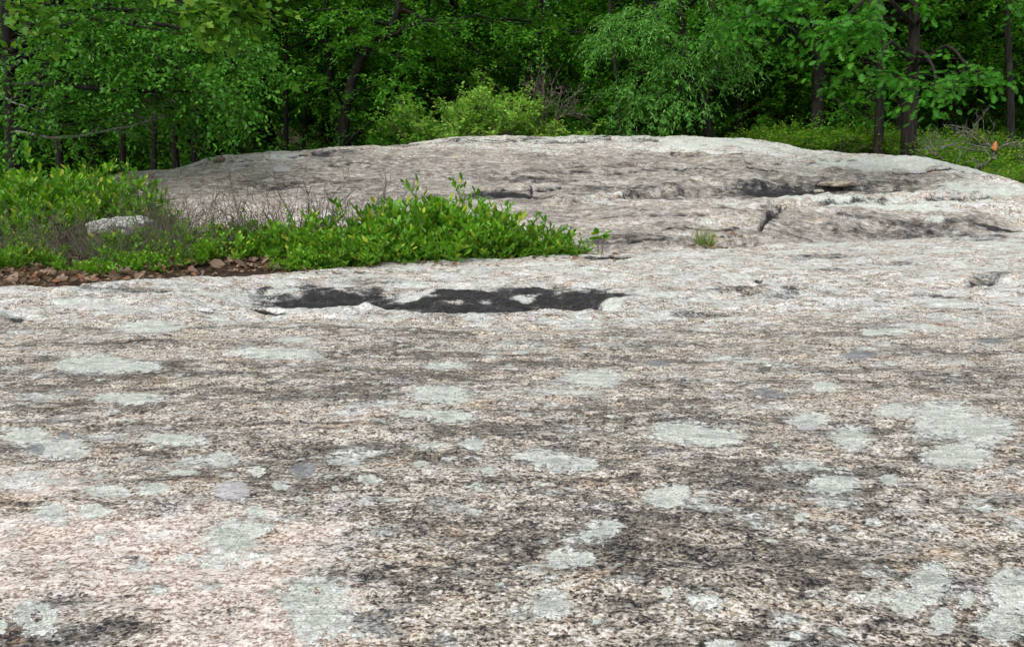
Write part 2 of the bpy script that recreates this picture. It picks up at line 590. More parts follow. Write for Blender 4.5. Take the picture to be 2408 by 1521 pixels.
def lip(line, depth, reach, back=False):
    """a lip along the line; behind it the rock drops by depth and climbs back within reach (or, with back, a riser that faces the camera)"""
    global ZD, ZM, SEAM_SHADE
    pts = np.array([hit(u, v) for u, v in line])
    o = np.argsort(pts[:, 0])
    pts = pts[o]
    x0, x1 = pts[0, 0], pts[-1, 0]
    yl = np.interp(XX, pts[:, 0], pts[:, 1]) + fbm(XX * 4, XX * 0 + 5, 3, 91) * .03
    s = YY - yl
    m = sstep(x0, x0 + .15 * (x1 - x0), XX) * (1 - sstep(x1 - .15 * (x1 - x0), x1, XX))
    d = depth * (1 + .6 * fbm(XX * 3.1, YY * 2, 3, 5))
    if back:
        dz = m * d * sstep(-.06, .01, s) * np.exp(-np.maximum(s, 0) / reach)
        SEAM_SHADE = np.maximum(SEAM_SHADE, m * np.exp(-((s + .045) / .028) ** 2) * np.clip(.75 + .9 * fbm(XX * 2.3, YY * 2, 3, 57), 0, 1))  # shade painted as a dark line along the riser foot, stored with stains
    else:
        dz = m * .35 * depth * np.exp(-(s / .10) ** 2) - m * d * sstep(0, .05, s) * (1 - sstep(.35 * reach, reach, s))
    ZD = ZD + dz
    ZM = ZM + dz


LIP1 = [(300, 745), (420, 736), (520, 730), (650, 734), (750, 736), (860, 731), (980, 742), (1200, 744), (1430, 740), (1560, 732)]
lip(LIP1, .08, .95)
lip([(1450, 740), (1650, 727), (1850, 712), (2100, 697), (2408, 685), (2600, 678)], .045, .6)
lip([(-200, 705), (0, 700), (200, 700), (400, 690), (620, 668)], .03, .35)
lip([(1500, 650), (1700, 645), (1900, 625), (2150, 615), (2408, 612)], .035, .5)
lip([(2230, 682), (2290, 678), (2345, 676), (2408, 678)], .06, .35)
lip([(1255, 474), (1330, 478), (1450, 474), (1600, 462), (1700, 456)], .08, .5, True)
lip([(1120, 452), (1180, 450), (1250, 446), (1330, 440)], .03, .35, True)
lip([(1700, 492), (1850, 486), (2000, 478), (2200, 474), (2408, 470)], .08, .5, True)
lip([(1500, 545), (1650, 535), (1760, 532)], .02, .3, True)
lip([(1560, 440), (1650, 436), (1760, 440), (1900, 442), (2100, 430)], .04, .5, True)
lip([(1900, 415), (2050, 400), (2250, 402)], .035, .4, True)
lip([(640, 462), (760, 458), (900, 446), (1000, 440)], .04, .4, True)
lip([(1040, 337), (1150, 333), (1300, 331), (1420, 334)], .03, .4, True)
lip([(420, 398), (520, 388), (640, 374), (760, 364), (880, 360)], .035, .35, True)
lip([(700, 392), (850, 384), (1000, 380), (1150, 386)], .025, .4, True)
lip([(1180, 372), (1320, 366), (1480, 368), (1640, 362), (1800, 366)], .035, .4, True)
lip([(1120, 410), (1300, 404), (1450, 408), (1600, 400)], .03, .4, True)
lip([(1650, 395), (1800, 388), (1950, 384), (2120, 388)], .035, .4, True)
lip([(2050, 420), (2200, 415), (2330, 422), (2408, 436)], .04, .4, True)
lip([(1330, 515), (1480, 508), (1620, 512), (1760, 505)], .03, .3, True)
lip([(1400, 570), (1520, 562), (1650, 566)], .02, .25, True)
lip([(1860, 540), (2000, 532), (2150, 528), (2300, 520), (2408, 515)], .025, .3, True)
lip([(1550, 690), (1750, 676), (1950, 662), (2150, 655)], .03, .4)
lip([(900, 660), (1100, 655), (1300, 650), (1450, 640)], .022, .3)
lip([(150, 690), (350, 684), (560, 668), (760, 655)], .02, .3)


def crack(line, wid, depth):
    """a joint in the rock along the line; returns how near each point is to it"""
    global ZD
    pts = np.array([hit(u, v, ZM)[:2] for u, v in line])
    best = np.full(XX.shape, 9.0)
    wx, wy = fbm(XX * 5, YY * 5, 3, 95) * .03, fbm(XX * 5 + 9, YY * 5, 3, 96) * .03
    for a, b in zip(pts[:-1], pts[1:]):
        ab = b - a
        tt_ = np.clip(((XX + wx - a[0]) * ab[0] + (YY + wy - a[1]) * ab[1]) / (ab @ ab), 0, 1)
        best = np.minimum(best, np.hypot(XX + wx - a[0] - tt_ * ab[0], YY + wy - a[1] - tt_ * ab[1]))
    k = np.exp(-(best / wid) ** 2)
    ZD = ZD - k * depth
    return k


cleft = crack([(1838, 486), (1815, 502), (1800, 520), (1785, 540)], .020, .08)
cracks = np.maximum.reduce([cleft,
    crack([(1250, 438), (1246, 470)], .016, .03), crack([(1100, 455), (1180, 450), (1250, 446), (1320, 440)], .02, .03),
    crack([(1560, 404), (1700, 398), (1820, 402)], .018, .02),
    crack([(900, 352), (1020, 340), (1080, 333)], .02, .03), crack([(650, 366), (780, 357), (880, 353)], .025, .03), crack([(1900, 436), (1960, 446), (2040, 438)], .02, .02),
    crack([(200, 741), (320, 738), (420, 732), (560, 727), (660, 731)], .018, .025), crack([(2100, 405), (2250, 400), (2330, 415)], .02, .02), crack([(1300, 606), (1400, 608), (1510, 606)], .02, .012)])
fl = hit(1960, 437)

# surface marks (lichens, black growth, painted shade, pink feldspar ...) ---------------------------------
A_l = field([(748, 1425, 92, 84), (88, 1455, 58, 46), (545, 1268, 66, 38), (605, 1246, 40, 18), (605, 1208, 26, 13), (865, 1133, 33, 13), (1110, 1045, 35, 16),
             (1310, 1085, 62, 25), (1370, 1090, 40, 18), (1600, 1012, 80, 30), (1690, 1025, 75, 24), (1960, 1140, 64, 29), (2220, 985, 85, 52), (2310, 1010, 80, 45),
             (2110, 965, 50, 20), (2250, 1070, 90, 30), (1900, 985, 60, 18), (2000, 1025, 50, 30), (2090, 1128, 24, 17), (1885, 1215, 19, 14), (1320, 1318, 48, 28),
             (1370, 1322, 40, 16), (1295, 1425, 50, 38), (2190, 1375, 60, 52), (2140, 1420, 50, 26), (2215, 1460, 35, 32), (2375, 1390, 62, 60), (2360, 1465, 72, 50),
             (2275, 1418, 24, 19), (222, 1209, 40, 17), (118, 1206, 42, 18), (250, 1160, 60, 15), (360, 1150, 45, 16), (140, 1050, 78, 26), (60, 1020, 60, 20),
             (520, 1080, 45, 18), (430, 1110, 40, 10), (1035, 925, 80, 21), (990, 968, 60, 12), (1060, 976, 58, 16), (1570, 1168, 62, 30), (1420, 1245, 45, 24),
             (220, 855, 100, 24), (330, 862, 60, 12), (650, 832, 125, 14), (300, 935, 90, 14), (2075, 780, 62, 11), (1225, 830, 20, 8), (605, 1105, 24, 12),
             (1940, 905, 36, 12), (400, 1035, 90, 14), (350, 770, 90, 16), (690, 800, 50, 10), (1040, 858, 60, 9), (1400, 890, 70, 18), (660, 1145, 22, 12),
             (990, 1090, 25, 9), (1700, 1522, 40, 14), (1835, 1520, 40, 12), (790, 1153, 10, 7), (1150, 1110, 20, 9), (0, 1480, 22, 16), (2080, 488, 120, 10), (2180, 500, 60, 7), (2200, 520, 30, 6),
             (430, 1310, 14, 8), (1570, 1400, 16, 14), (1440, 720, 30, 12), (970, 698, 46, 12), (1222, 702, 34, 7)], .20, 3)
A_l = np.minimum(A_l, -2.2 * field([(88, 1455, 17, 13), (745, 1392, 9, 6), (905, 1440, 8, 8)], .15, 4) + .0 + 9 * (field([(88, 1455, 17, 13), (745, 1392, 9, 6)], .15, 4) < -.05))
A_g = field([(545, 1156, 50, 25), (660, 395, 26, 9), (1900, 1000, 30, 10)], .15, 5)
A_b = field([(716, 1105, 34, 17), (85, 1052, 28, 14), (2020, 832, 52, 11), (1805, 922, 44, 13), (1545, 850, 36, 8), (150, 1015, 22, 10), (2330, 803, 40, 9)], .2, 7)
A_s = field([(780, 712, 210, 24), (600, 728, 120, 8), (1110, 728, 330, 22), (1080, 688, 120, 15), (1340, 722, 150, 24), (1240, 682, 60, 12), (760, 695, 110, 12),
             (950, 735, 200, 14), (1180, 715, 120, 20), (1400, 705, 90, 10), (2300, 664, 26, 12), (1782, 657, 12, 4), (1597, 631, 10, 3),
             (40, 738, 26, 10), (1200, 464, 130, 6), (1400, 467, 120, 3), (1850, 459, 170, 4), (2080, 463, 150, 3), (2350, 542, 90, 5),  # includes the flake's shadow, painted as a thin dark strip
             (1985, 441, 25, 4), (1812, 508, 14, 16), (1180, 760, 14, 5)], .35, 9)
ZD = ZD - .07 * np.clip(field([(2315, 660, 50, 22), (1782, 657, 18, 7), (1597, 631, 14, 5), (40, 738, 40, 16), (1985, 440, 40, 8)], .3, 33), 0, 1)
A_x = field([(2330, 648, 60, 14), (1812, 508, 36, 30), (2120, 540, 320, 18), (1500, 455, 380, 8), (2150, 560, 280, 9), (1900, 566, 160, 6), (2000, 448, 260, 7), (1500, 445, 260, 8), (2345, 640, 60, 8), (410, 700, 60, 6), (1420, 607, 90, 5), (1340, 468, 150, 6), (2050, 470, 120, 5), (1690, 492, 80, 5), (780, 356, 110, 7), (950, 345, 60, 5),  # fainter stains, with shade painted under lips and crest stones
             (1080, 331, 60, 6), (1250, 330, 70, 6), (1480, 322, 80, 6), (1830, 407, 90, 7), (1480, 388, 120, 8), (1350, 392, 90, 5), (1640, 735, 160, 9), (1560, 755, 120, 10),
             (2310, 560, 90, 7), (2100, 622, 120, 6), (1960, 640, 60, 5), (2200, 700, 120, 6), (1250, 425, 200, 10), (1650, 360, 160, 7), (900, 660, 200, 8), (300, 690, 220, 8), (1900, 600, 200, 6),
             (1450, 560, 200, 10), (2100, 430, 200, 10), (700, 430, 300, 14), (1750, 680, 300, 8), (500, 760, 300, 14), (300, 800, 300, 16)], .35, 10)
A_s = np.maximum(A_s, np.clip(A_x + .35, 0, 1) * .62 - .45)
lp = np.array([hit(u, v)[:2] for u, v in LIP1])
fr = np.interp(XX, lp[:, 0], lp[:, 1]) - YY
A_s -= 1.5 * sstep(-.03, .04, fr) * sstep(.75, .45, fr) * (XX > lp[0, 0]) * (XX < lp[-1, 0])
A_s = np.maximum(A_s, np.maximum(cracks * .95 - .30, SEAM_SHADE * .75 - .38))
A_s = A_s - .55 * np.clip(field([(975, 697, 55, 14), (1222, 703, 36, 8), (1100, 712, 100, 7), (1440, 725, 30, 10)], .2, 13) + .3, 0, 1)
v_near = np.clip(760.5 - 0, 0, 1) * 0
pale_n = sstep(3.3, 4.2, YY + .5 * fbm(XX * .8, YY * .8, 2, 61)) * near
A_p = pale_n * .95 + (1 - near) * (.30 + .45 * sstep(0, .5, TT))
A_p += (1 - near) * np.clip(field([(440, 395, 110, 12), (600, 372, 140, 8), (2150, 385, 260, 14), (1700, 333, 300, 8), (1430, 430, 60, 9), (1200, 330, 260, 7), (2100, 482, 330, 10), (830, 450, 170, 7), (1420, 474, 160, 7), (1600, 520, 160, 12), (2300, 440, 140, 14)], .35, 25) * 1.5 + .4, 0, 1) * .6
A_p -= .5 * np.clip(field([(1600, 1300, 700, 260), (350, 880, 400, 60), (800, 880, 500, 50), (1250, 1000, 300, 60)], .4, 15) + .2, 0, 1)
A_k = np.clip(field([(420, 1330, 460, 170), (150, 1290, 300, 120), (650, 1470, 300, 90), (100, 1130, 120, 50)], .5, 17) * 1.6 + .1, 0, 1)
A_w = (1 - near) * np.clip(field([(900, 410, 420, 50), (650, 420, 260, 40), (1500, 410, 300, 40), (2000, 420, 300, 25), (1850, 550, 320, 30), (2200, 520, 200, 30),
                                  (1500, 560, 160, 25), (1400, 500, 140, 25)], .4, 19) * 1.8 + .85, 0, 1)
A_w -= .65 * (1 - near) * np.clip(field([(440, 395, 110, 16), (600, 372, 140, 10), (2150, 385, 260, 16), (2330, 440, 140, 25), (1700, 335, 160, 10), (1430, 430, 90, 12), (2050, 490, 330, 14), (1850, 345, 120, 12), (1420, 530, 120, 16), (1700, 515, 90, 20)], .3, 21) * 1.6 + .3, 0, 1)

idx = np.arange(NR * NC).reshape(NR, NC)
quads = np.stack([idx[:-1, :-1], idx[:-1, 1:], idx[1:, 1:], idx[1:, :-1]], -1).reshape(-1, 4)
rock_me = mesh_np('granite_outcrop', np.stack([XX, YY, ZD], -1).reshape(-1, 3), [quads], True,
                  {'lichen': A_l.ravel(), 'lichen_grey': A_g.ravel(), 'lichen_blue': A_b.ravel(), 'stain_shade': A_s.ravel(),
                   'pale': A_p.ravel(), 'pink': A_k.ravel(), 'brown': A_w.ravel()})
rock = obj('granite_outcrop', rock_me, ROCK)
rock['kind'] = 'structure'


def rock_z(x, y):
    t = x / y
    return float(np.interp(y, Yr, zcol(ZD, t)))


# ------------------------------------------------------------------ forest floor and the hill behind
def floor_z(x, y):
    x, y = np.asarray(x, float), np.asarray(y, float)
    yy = np.maximum(y, .5)
    t = np.clip(x / yy, -3, 3)
    yc = np.interp(t, C_T, C_Y)
    pocket = 1 - sstep(.02, .14, t)
    low = -.03 + .045 * (y - 5) - .13 * sstep(-.30, -.17, t)
    z = np.where(y < 8, low, .105 + 0 * y) * pocket + (-.45) * (1 - pocket)
    hi = .40 + .52 * sstep(-.50, -.25, t)
    z = z + (hi - z) * sstep(8.2, 13.5, y)
    z = np.where(y > 13.5, hi + .02 * (y - 13.5), z)
    z = z + sstep(26, 75, y) * 7.0
    z = z - .6 * (1 - sstep(-.14, .02, y - yc))
    return z + .035 * fbm(x * .9, y * .9, 3, 201) * sstep(4, 6, y)


gy = np.concatenate((np.linspace(-40, 3.8, 30), np.linspace(4, 14, 170), np.exp(np.linspace(math.log(14.2), math.log(300), 90))))
gx = np.concatenate((-np.exp(np.linspace(math.log(250), math.log(8.2), 40)), np.linspace(-8, 9, 220), np.exp(np.linspace(math.log(9.2), math.log(250), 40))))
GX, GY = np.meshgrid(gx, gy)
GZ = floor_z(GX, GY)
gi = np.arange(GX.size).reshape(GX.shape)
gq = np.stack([gi[:-1, :-1], gi[:-1, 1:], gi[1:, 1:], gi[1:, :-1]], -1).reshape(-1, 4)
fl_o = obj('ground', mesh_np('ground', np.stack([GX, GY, GZ], -1).reshape(-1, 3), [gq], True), FLOOR)
fl_o['kind'] = 'structure'


# ------------------------------------------------------------------ growing things
class Tubes:
    def __init__(self):
        self.v, self.q, self.n = [], [], 0

    def add(self, pts, r, sides=6):
        pts = np.asarray(pts, float)
        r = np.broadcast_to(np.asarray(r, float), (len(pts),))
        tg = np.gradient(pts, axis=0)
        tg = nrm(tg)
        ref = np.array((0, 0, 1.)) if abs(tg[:, 2]).mean() < .8 else np.array((1., 0, 0))
        a = nrm(np.cross(tg, ref))
        b = np.cross(tg, a)
        an = np.linspace(0, 2 * math.pi, sides, endpoint=False)
        ring = pts[:, None] + r[:, None, None] * (np.cos(an)[None, :, None] * a[:, None] + np.sin(an)[None, :, None] * b[:, None])
        n = len(pts)
        ii = np.arange(n * sides).reshape(n, sides) + self.n
        jj = np.roll(ii, -1, axis=1)
        self.q.append(np.stack([ii[:-1], jj[:-1], jj[1:], ii[1:]], -1).reshape(-1, 4))
        self.v.append(ring.reshape(-1, 3))
        self.n += n * sides

    def mesh(self, name):
        return mesh_np(name, np.concatenate(self.v), [np.concatenate(self.q)], True)


def half(pts, fold):
    """a leaf from one half outline, folded along its midrib"""
    up = [(a, b, abs(b) * fold) for a, b in pts]
    n = len(pts)
    v = up + [(a, -b, h) for a, b, h in up[1:-1]]
    f1 = list(range(n))
    f2 = [0, n - 1] + list(range(2 * n - 3, n - 1, -1))
    return np.array(v), [f1, f2]


L_DIA = (np.array([(0, 0, 0), (.45, .5, .10), (1, 0, -.08), (.45, -.5, .10)]), [[0, 1, 2, 3]])
L_OVAL = half([(0, 0), (.28, .42), (.68, .40), (1, 0)], .3)
L_OAK = half([(0, 0), (.12, .04), (.20, .26), (.29, .09), (.40, .46), (.50, .13), (.64, .46), (.72, .15), (.84, .26), (1, 0)], .2)
L_MAPLE = half([(0, 0), (-.06, .30), (.14, .36), (.24, .58), (.42, .50), (.50, .30), (.58, .24), (.72, .30), (.78, .16), (1, 0)], .25)


def leaves(name, P, D, Nn, L, W, tmpl):
    tv, tf = tmpl
    D = nrm(D)
    Sd = nrm(np.cross(Nn, D))
    Nn = np.cross(D, Sd)
    L, W = np.asarray(L)[:, None, None], np.asarray(W)[:, None, None]
    V = P[:, None] + tv[None, :, 0:1] * L * D[:, None] + tv[None, :, 1:2] * W * Sd[:, None] + tv[None, :, 2:3] * W * Nn[:, None]
    k = len(tv)
    base = (np.arange(len(P)) * k)[:, None]
    polys = [base + np.array(f)[None] for f in tf]
    return mesh_np(name, V.reshape(-1, 3), polys)


def wobble(rng, p0, d, length, n, amp, droop=0.0):
    d = nrm(d)
    s = np.linspace(0, 1, n)
    pts = p0 + d * (s * length)[:, None]
    off = np.cumsum(rng.normal(0, 1, (n, 3)), axis=0) * amp * length / n
    off[0] = 0
    pts = pts + off
    pts[:, 2] -= droop * length * s ** 2
    return pts


def sample(poly, s):
    i = np.clip(s, 0, 1) * (len(poly) - 1)
    k = np.minimum(i.astype(int), len(poly) - 2)
    f = (i - k)[:, None]
    return poly[k] * (1 - f) + poly[k + 1] * f, nrm(poly[k + 1] - poly[k])


def spray_leaves(rng, B, D, length, n, L, W, droop, flat):
    """fans of leaves along twigs; B, D: (S,3)"""
    s_n = len(B)
    s = (np.arange(n) + .6) / n
    s = np.clip(s[None] + rng.normal(0, .04, (s_n, n)), .02, 1.05)
    ln = length * rng.uniform(.6, 1.3, s_n)
    P = B[:, None] + D[:, None] * (s * ln[:, None])[..., None]
    P[..., 2] -= droop * ln[:, None] * s ** 2 * .6
    up = np.array((0, 0, 1.))
    lat = nrm(np.cross(D, up) + rng.normal(0, .15, (s_n, 3)))
    side = np.where(np.arange(n) % 2 == 0, 1., -1.)[None, :, None]
    A = D[:, None] * rng.uniform(.35, .9, (s_n, n, 1)) + side * lat[:, None] * rng.uniform(.5, 1.1, (s_n, n, 1)) + rng.normal(0, .22, (s_n, n, 3))
    A[..., 2] -= droop * rng.uniform(.2, 1.2, (s_n, n))
    P = P + rng.normal(0, .02, P.shape)
    Nn = up + rng.normal(0, flat, (s_n, n, 3))
    sz = rng.uniform(.65, 1.2, (s_n, n))
    return P.reshape(-1, 3), A.reshape(-1, 3), Nn.reshape(-1, 3), (L * sz).ravel(), (W * sz).ravel()


def twigged(rng, boughs, tub, dens=1.0, sec_len=.5, spray_gap=.20, sub=True, zlow=None, start=.22):
    """secondary branches on boughs [(pts, r0)], returns spray bases and directions"""
    B, D = [], []
    for pts, r0 in boughs:
        pts = np.asarray(pts, float)
        ln = np.linalg.norm(np.diff(pts, axis=0), axis=1).sum()
        n = len(pts)
        tub.add(pts, r0 * np.linspace(1, .22, n), 6)
        k = max(3, int(ln * 3.2 * dens))
        ss = np.sort(rng.uniform(start, 1.0, k))
        pp, tg = sample(pts, ss)
        for i in range(k):
            sgn = 1 if i % 2 else -1
            lat = nrm(np.cross(tg[i], (0, 0, 1.)))
            d = nrm(tg[i] * rng.uniform(.3, 1) + lat * sgn * rng.uniform(.4, 1.1) + np.array((0, 0, rng.normal(.05, .38))))
            sl = ln * sec_len * (1.15 - ss[i]) * rng.uniform(.6, 1.25) + .18
            sp = wobble(rng, pp[i], d, sl, 5, .22, rng.uniform(0, .25))
            tub.add(sp, np.linspace(max(.004, r0 * .35 * (1.1 - ss[i])), .003, 5), 4)
            m = max(2, int(sl / spray_gap))
            s2 = rng.uniform(.15, 1, m)
            bp, bt = sample(sp, s2)
            lat2 = nrm(np.cross(bt, (0, 0, 1.)))
            dd = bt * rng.uniform(.3, 1, (m, 1)) + lat2 * rng.choice((-1, 1), (m, 1)) * rng.uniform(.2, 1, (m, 1)) + rng.normal(0, .22, (m, 3))
            B.append(bp)
            D.append(nrm(dd))
        m = max(2, int(ln / spray_gap))
        bp, bt = sample(pts, rng.uniform(start + .15, 1, m))
        B.append(bp)
        D.append(nrm(bt + rng.normal(0, .6, (m, 3))))
    return np.concatenate(B), np.concatenate(D)


def thin_top(rng, B, D, z0, keep):
    k = (B[:, 2] < z0) | (rng.random(len(B)) < keep)
    return B[k], D[k]


def tree_parts(root, rng, trunk, r_trunk, boughs, bark, leafm, tmpl, L, W, nleaf=13, slen=.42, droop=.35, flat=.45, dens=1.0, sec=.5, gap=.2, start=.22, ztop=4.3):
    tub = Tubes()
    trunk = np.asarray(trunk, float)
    n = len(trunk)
    rr = r_trunk * np.linspace(1, .25, n)
    rr[0] *= 1.35
    tub.add(trunk, rr, 11)
    B, D = twigged(rng, boughs, tub, dens, sec, gap, start=start)
    B, D = thin_top(rng, B, D, ztop, .16)
    o = obj('trunk', tub.mesh('trunk'), bark, root)
    P = spray_leaves(rng, B, D, slen, nleaf, L, W, droop, flat)
    c = obj('crown', leaves('crown', *P, tmpl), leafm, root)
    return o, c


def auto_tree(rng, H, cb, Rc, n_b, lean=.03, low_bias=1.4, rise=(.0, .55), r=.13):
    n = 12
    trunk = np.zeros((n, 3))
    trunk[:, 2] = np.linspace(-.15, H * .93, n)
    dr = rng.normal(0, 1, 2)
    trunk[:, :2] += np.linspace(0, 1, n)[:, None] * dr * lean * H + np.cumsum(rng.normal(0, .045, (n, 2)), 0)
    trunk[0, :2] = 0
    boughs = []
    a = rng.uniform(0, 6.28)
    for i in range(n_b):
        f = (i + rng.uniform(.1, .9)) / n_b
        h = cb + (H * .93 - cb) * f ** low_bias
        a += 2.4 + rng.normal(0, .3)
        prof = math.sqrt(max(.05, 1 - ((h - cb) / (H - cb) - .25) ** 2 / .62))
        ln = Rc * prof * rng.uniform(.7, 1.15)
        sl = rise[0] + (rise[1] - rise[0]) * f + rng.normal(0, .12)
        p0 = np.array([np.interp(h, trunk[:, 2], trunk[:, k]) for k in range(3)])
        pts = wobble(rng, p0, (math.cos(a), math.sin(a), sl), ln, 7, .30, rng.uniform(.02, .22))
        boughs.append((pts, max(.015, r * .42 * (1 - .6 * f))))
    return trunk, boughs


# background wood: four kinds of tree, then copies
protos = []
kinds = [  # H, crown base, radius, boughs, trunk r, leaf, L, W, droop
    (10.5, 1.9, 3.2, 34, .13, LEAF, .088, .046, .30, BARK),
    (9.0, .9, 2.8, 38, .11, LEAF, .085, .046, .40, BARK),
    (11.5, 2.6, 3.3, 32, .15, LEAF, .090, .048, .25, BARK_W),
    (4.2, .45, 1.7, 30, .045, LEAF, .075, .040, .35, BARK),
]
G_WOOD = 'trees of the wood behind the rock'
WOOD_LABEL = ['tall broadleaf tree with a dark trunk deep in the wood', 'broadleaf tree with low leafy boughs in the shaded wood',
              'high crowned tree with a brown trunk standing in the wood', 'slender young tree filling the gaps under the big crowns']
rng = np.random.default_rng(7)
for k, (H, cb, Rc, nb, r, lm, L, W, dr, bk) in enumerate(kinds):
    root = empty(['tall_tree', 'low_branched_tree', 'brown_trunked_tree', 'young_tree'][k], (0, 0, 0), WOOD_LABEL[k], 'tree', G_WOOD)
    tr, bo = auto_tree(rng, H, cb, Rc, nb, r=r)
    tree_parts(root, rng, tr, r, bo, bk, lm, L_DIA, L * .74, W * .78, 25, .46, dr, .5, 1.1, .5, .17, ztop=5.0)
    protos.append(root)

used = [False] * 4


def plant(k, x, y, rz, s, label=None, group=None):
    z = float(floor_z(x, y)) - .05
    if not used[k]:
        used[k] = True
        o = protos[k]
        o.location, o.rotation_euler, o.scale = (x, y, z), (0, 0, rz), (s, s, s)
        if label:
            o['label'] = label
        if group:
            o['group'] = group
        return o
    return dup(protos[k], (x, y, z), rz, s, label, group)


prng = random.Random(5)
taken = [(-9, 9.6), (5.9, 12.5), (5.3, 14)]
rows = [(15.2, 17.5, 20), (17.5, 20.5, 20), (20.5, 25, 20), (25, 31, 18), (31, 42, 20)]
for (ya, yb, n) in rows:
    done = tries = 0
    while done < n and tries < 2000:
        tries += 1
        y = prng.uniform(ya, yb)
        x = prng.uniform(-.78, .78) * y
        gap = 1.25 if y < 20 else 1.7
        if any((x - a) ** 2 + (y - b) ** 2 < gap * gap for a, b in taken):
            continue
        taken.append((x, y))
        k = prng.choice((0, 1, 1, 1, 2, 3, 3)) if y < 25 else prng.choice((0, 1, 2))
        if y < 17.5:
            k = 3 if prng.random() < .35 and x < 3 else (1 if x < 3 else 0)
        plant(k, x, y, prng.uniform(0, 6.28), prng.uniform(.85, 1.2))
        done += 1
# bigger crowns far up the hill close the view
for i in range(26):
    y = prng.uniform(46, 70)
    x = (-.75 + 1.5 * (i + prng.random()) / 26) * y
    plant(prng.choice((0, 1, 2)), x, y, prng.uniform(0, 6.28), prng.uniform(1.2, 1.6), 'tree high on the slope closing the view through the wood', 'trees on the far slope')


def px_line(pts):
    return np.array([at(u, v, Y) for u, v, Y in pts])


def dense(pts, n=9):
    pts = np.asarray(pts, float)
    s = np.linspace(0, 1, len(pts))
    q_ = np.linspace(0, 1, n)
    return np.stack([pchip(s, pts[:, k], q_) for k in range(3)], -1)


def custom_tree(name, label, seed, trunk_px, r, boughs_px, bark, leafm, tmpl, L, W, extra=0, cb=1.5, H=9, Rc=2.6, tops=True, **kw):
    """a tree whose trunk and boughs follow the photo; its top, out of sight, grows by itself"""
    rg = np.random.default_rng(seed)
    tp = px_line(trunk_px)
    base = tp[0].copy()
    base[2] = float(floor_z(base[0], base[1])) - .1
    tp[0] = base
    top = tp[-1]
    more = wobble(rg, top, (rg.normal(0, .06), rg.normal(0, .06), 1), max(.5, H - top[2]), 6, .12)[1:]
    trunk = np.concatenate((dense(tp, 10), more))
    root = empty(name, base, label, 'tree')
    bo = [(dense(px_line(b)) - base, rb) for b, rb in boughs_px]
    a = rg.uniform(0, 6.28)
    for i in range(extra):
        f = (i + .5) / extra
        h = base[2] + cb + (H - cb) * f ** 1.2
        p0 = np.array([np.interp(h, trunk[:, 2], trunk[:, k]) for k in range(3)]) - base
        a += 2.4
        ln = Rc * math.sqrt(max(.1, 1 - (f - .3) ** 2 / .6)) * rg.uniform(.75, 1.15)
        bo.append((wobble(rg, p0, (math.cos(a), math.sin(a), .1 + .4 * f), ln, 7, .28, .12), max(.015, r * .4 * (1 - .5 * f))))
    tree_parts(root, rg, trunk - base, r, bo, bark, leafm, tmpl, L, W, **kw)
    return root


# the big left tree whose boughs sweep to the right
left_tree = custom_tree('left_edge_tree', 'big tree at the left edge with long leafy boughs sweeping right above the bushes', 101,
    [(20, 395, 9.6), (25, 250, 9.6), (18, 120, 9.6), (10, -60, 9.6)], .085,
    [([(20, 250, 9.6), (120, 165, 9.3), (205, 120, 9.1), (330, 150, 8.9), (420, 190, 8.8)], .045),
     ([(15, 130, 9.6), (150, 60, 9.2), (330, 50, 9.0), (500, 100, 8.9), (570, 170, 8.9)], .045),
     ([(22, 200, 9.6), (150, 200, 9.0), (300, 215, 8.8), (450, 215, 8.7), (560, 255, 8.7)], .04),
     ([(15, 60, 9.6), (180, -10, 9.3), (380, -20, 9.2), (560, 60, 9.2)], .045),
     ([(24, 270, 9.6), (110, 240, 9.2), (230, 245, 8.9), (340, 225, 8.8)], .03),
     ([(24, 300, 9.6), (90, 300, 9.3), (190, 290, 9.1), (260, 280, 9.0)], .03),
     ([(18, 170, 9.6), (90, 120, 9.0), (170, 100, 8.7), (260, 95, 8.5)], .035),
     ([(12, 40, 9.6), (90, 30, 9.0), (200, 40, 8.7), (420, 80, 8.6)], .035),
     ([(15, 100, 9.6), (240, 110, 9.8), (420, 120, 9.9), (590, 140, 10.1)], .04),
     ([(15, 90, 9.6), (200, 20, 10), (400, 30, 10.2), (560, 90, 10.4), (610, 150, 10.4)], .04),
     ([(22, 220, 9.6), (180, 180, 10), (380, 200, 10.2), (520, 205, 10.3), (590, 245, 10.3)], .035),
     ([(22, 230, 9.6), (200, 230, 9.9), (350, 250, 10), (450, 260, 10)], .03),
     ([(18, 140, 9.6), (220, 90, 8.9), (400, 150, 8.6), (500, 220, 8.5)], .03)],
    BARK, LEAF_L, L_OVAL, .060, .034, extra=16, cb=3.0, H=9, Rc=3.0, nleaf=13, slen=.34, droop=.75, flat=.5, dens=1.6, sec=.34, gap=.10, start=.10)
tub = Tubes()
lb = np.array(left_tree.location)
rg = np.random.default_rng(5)
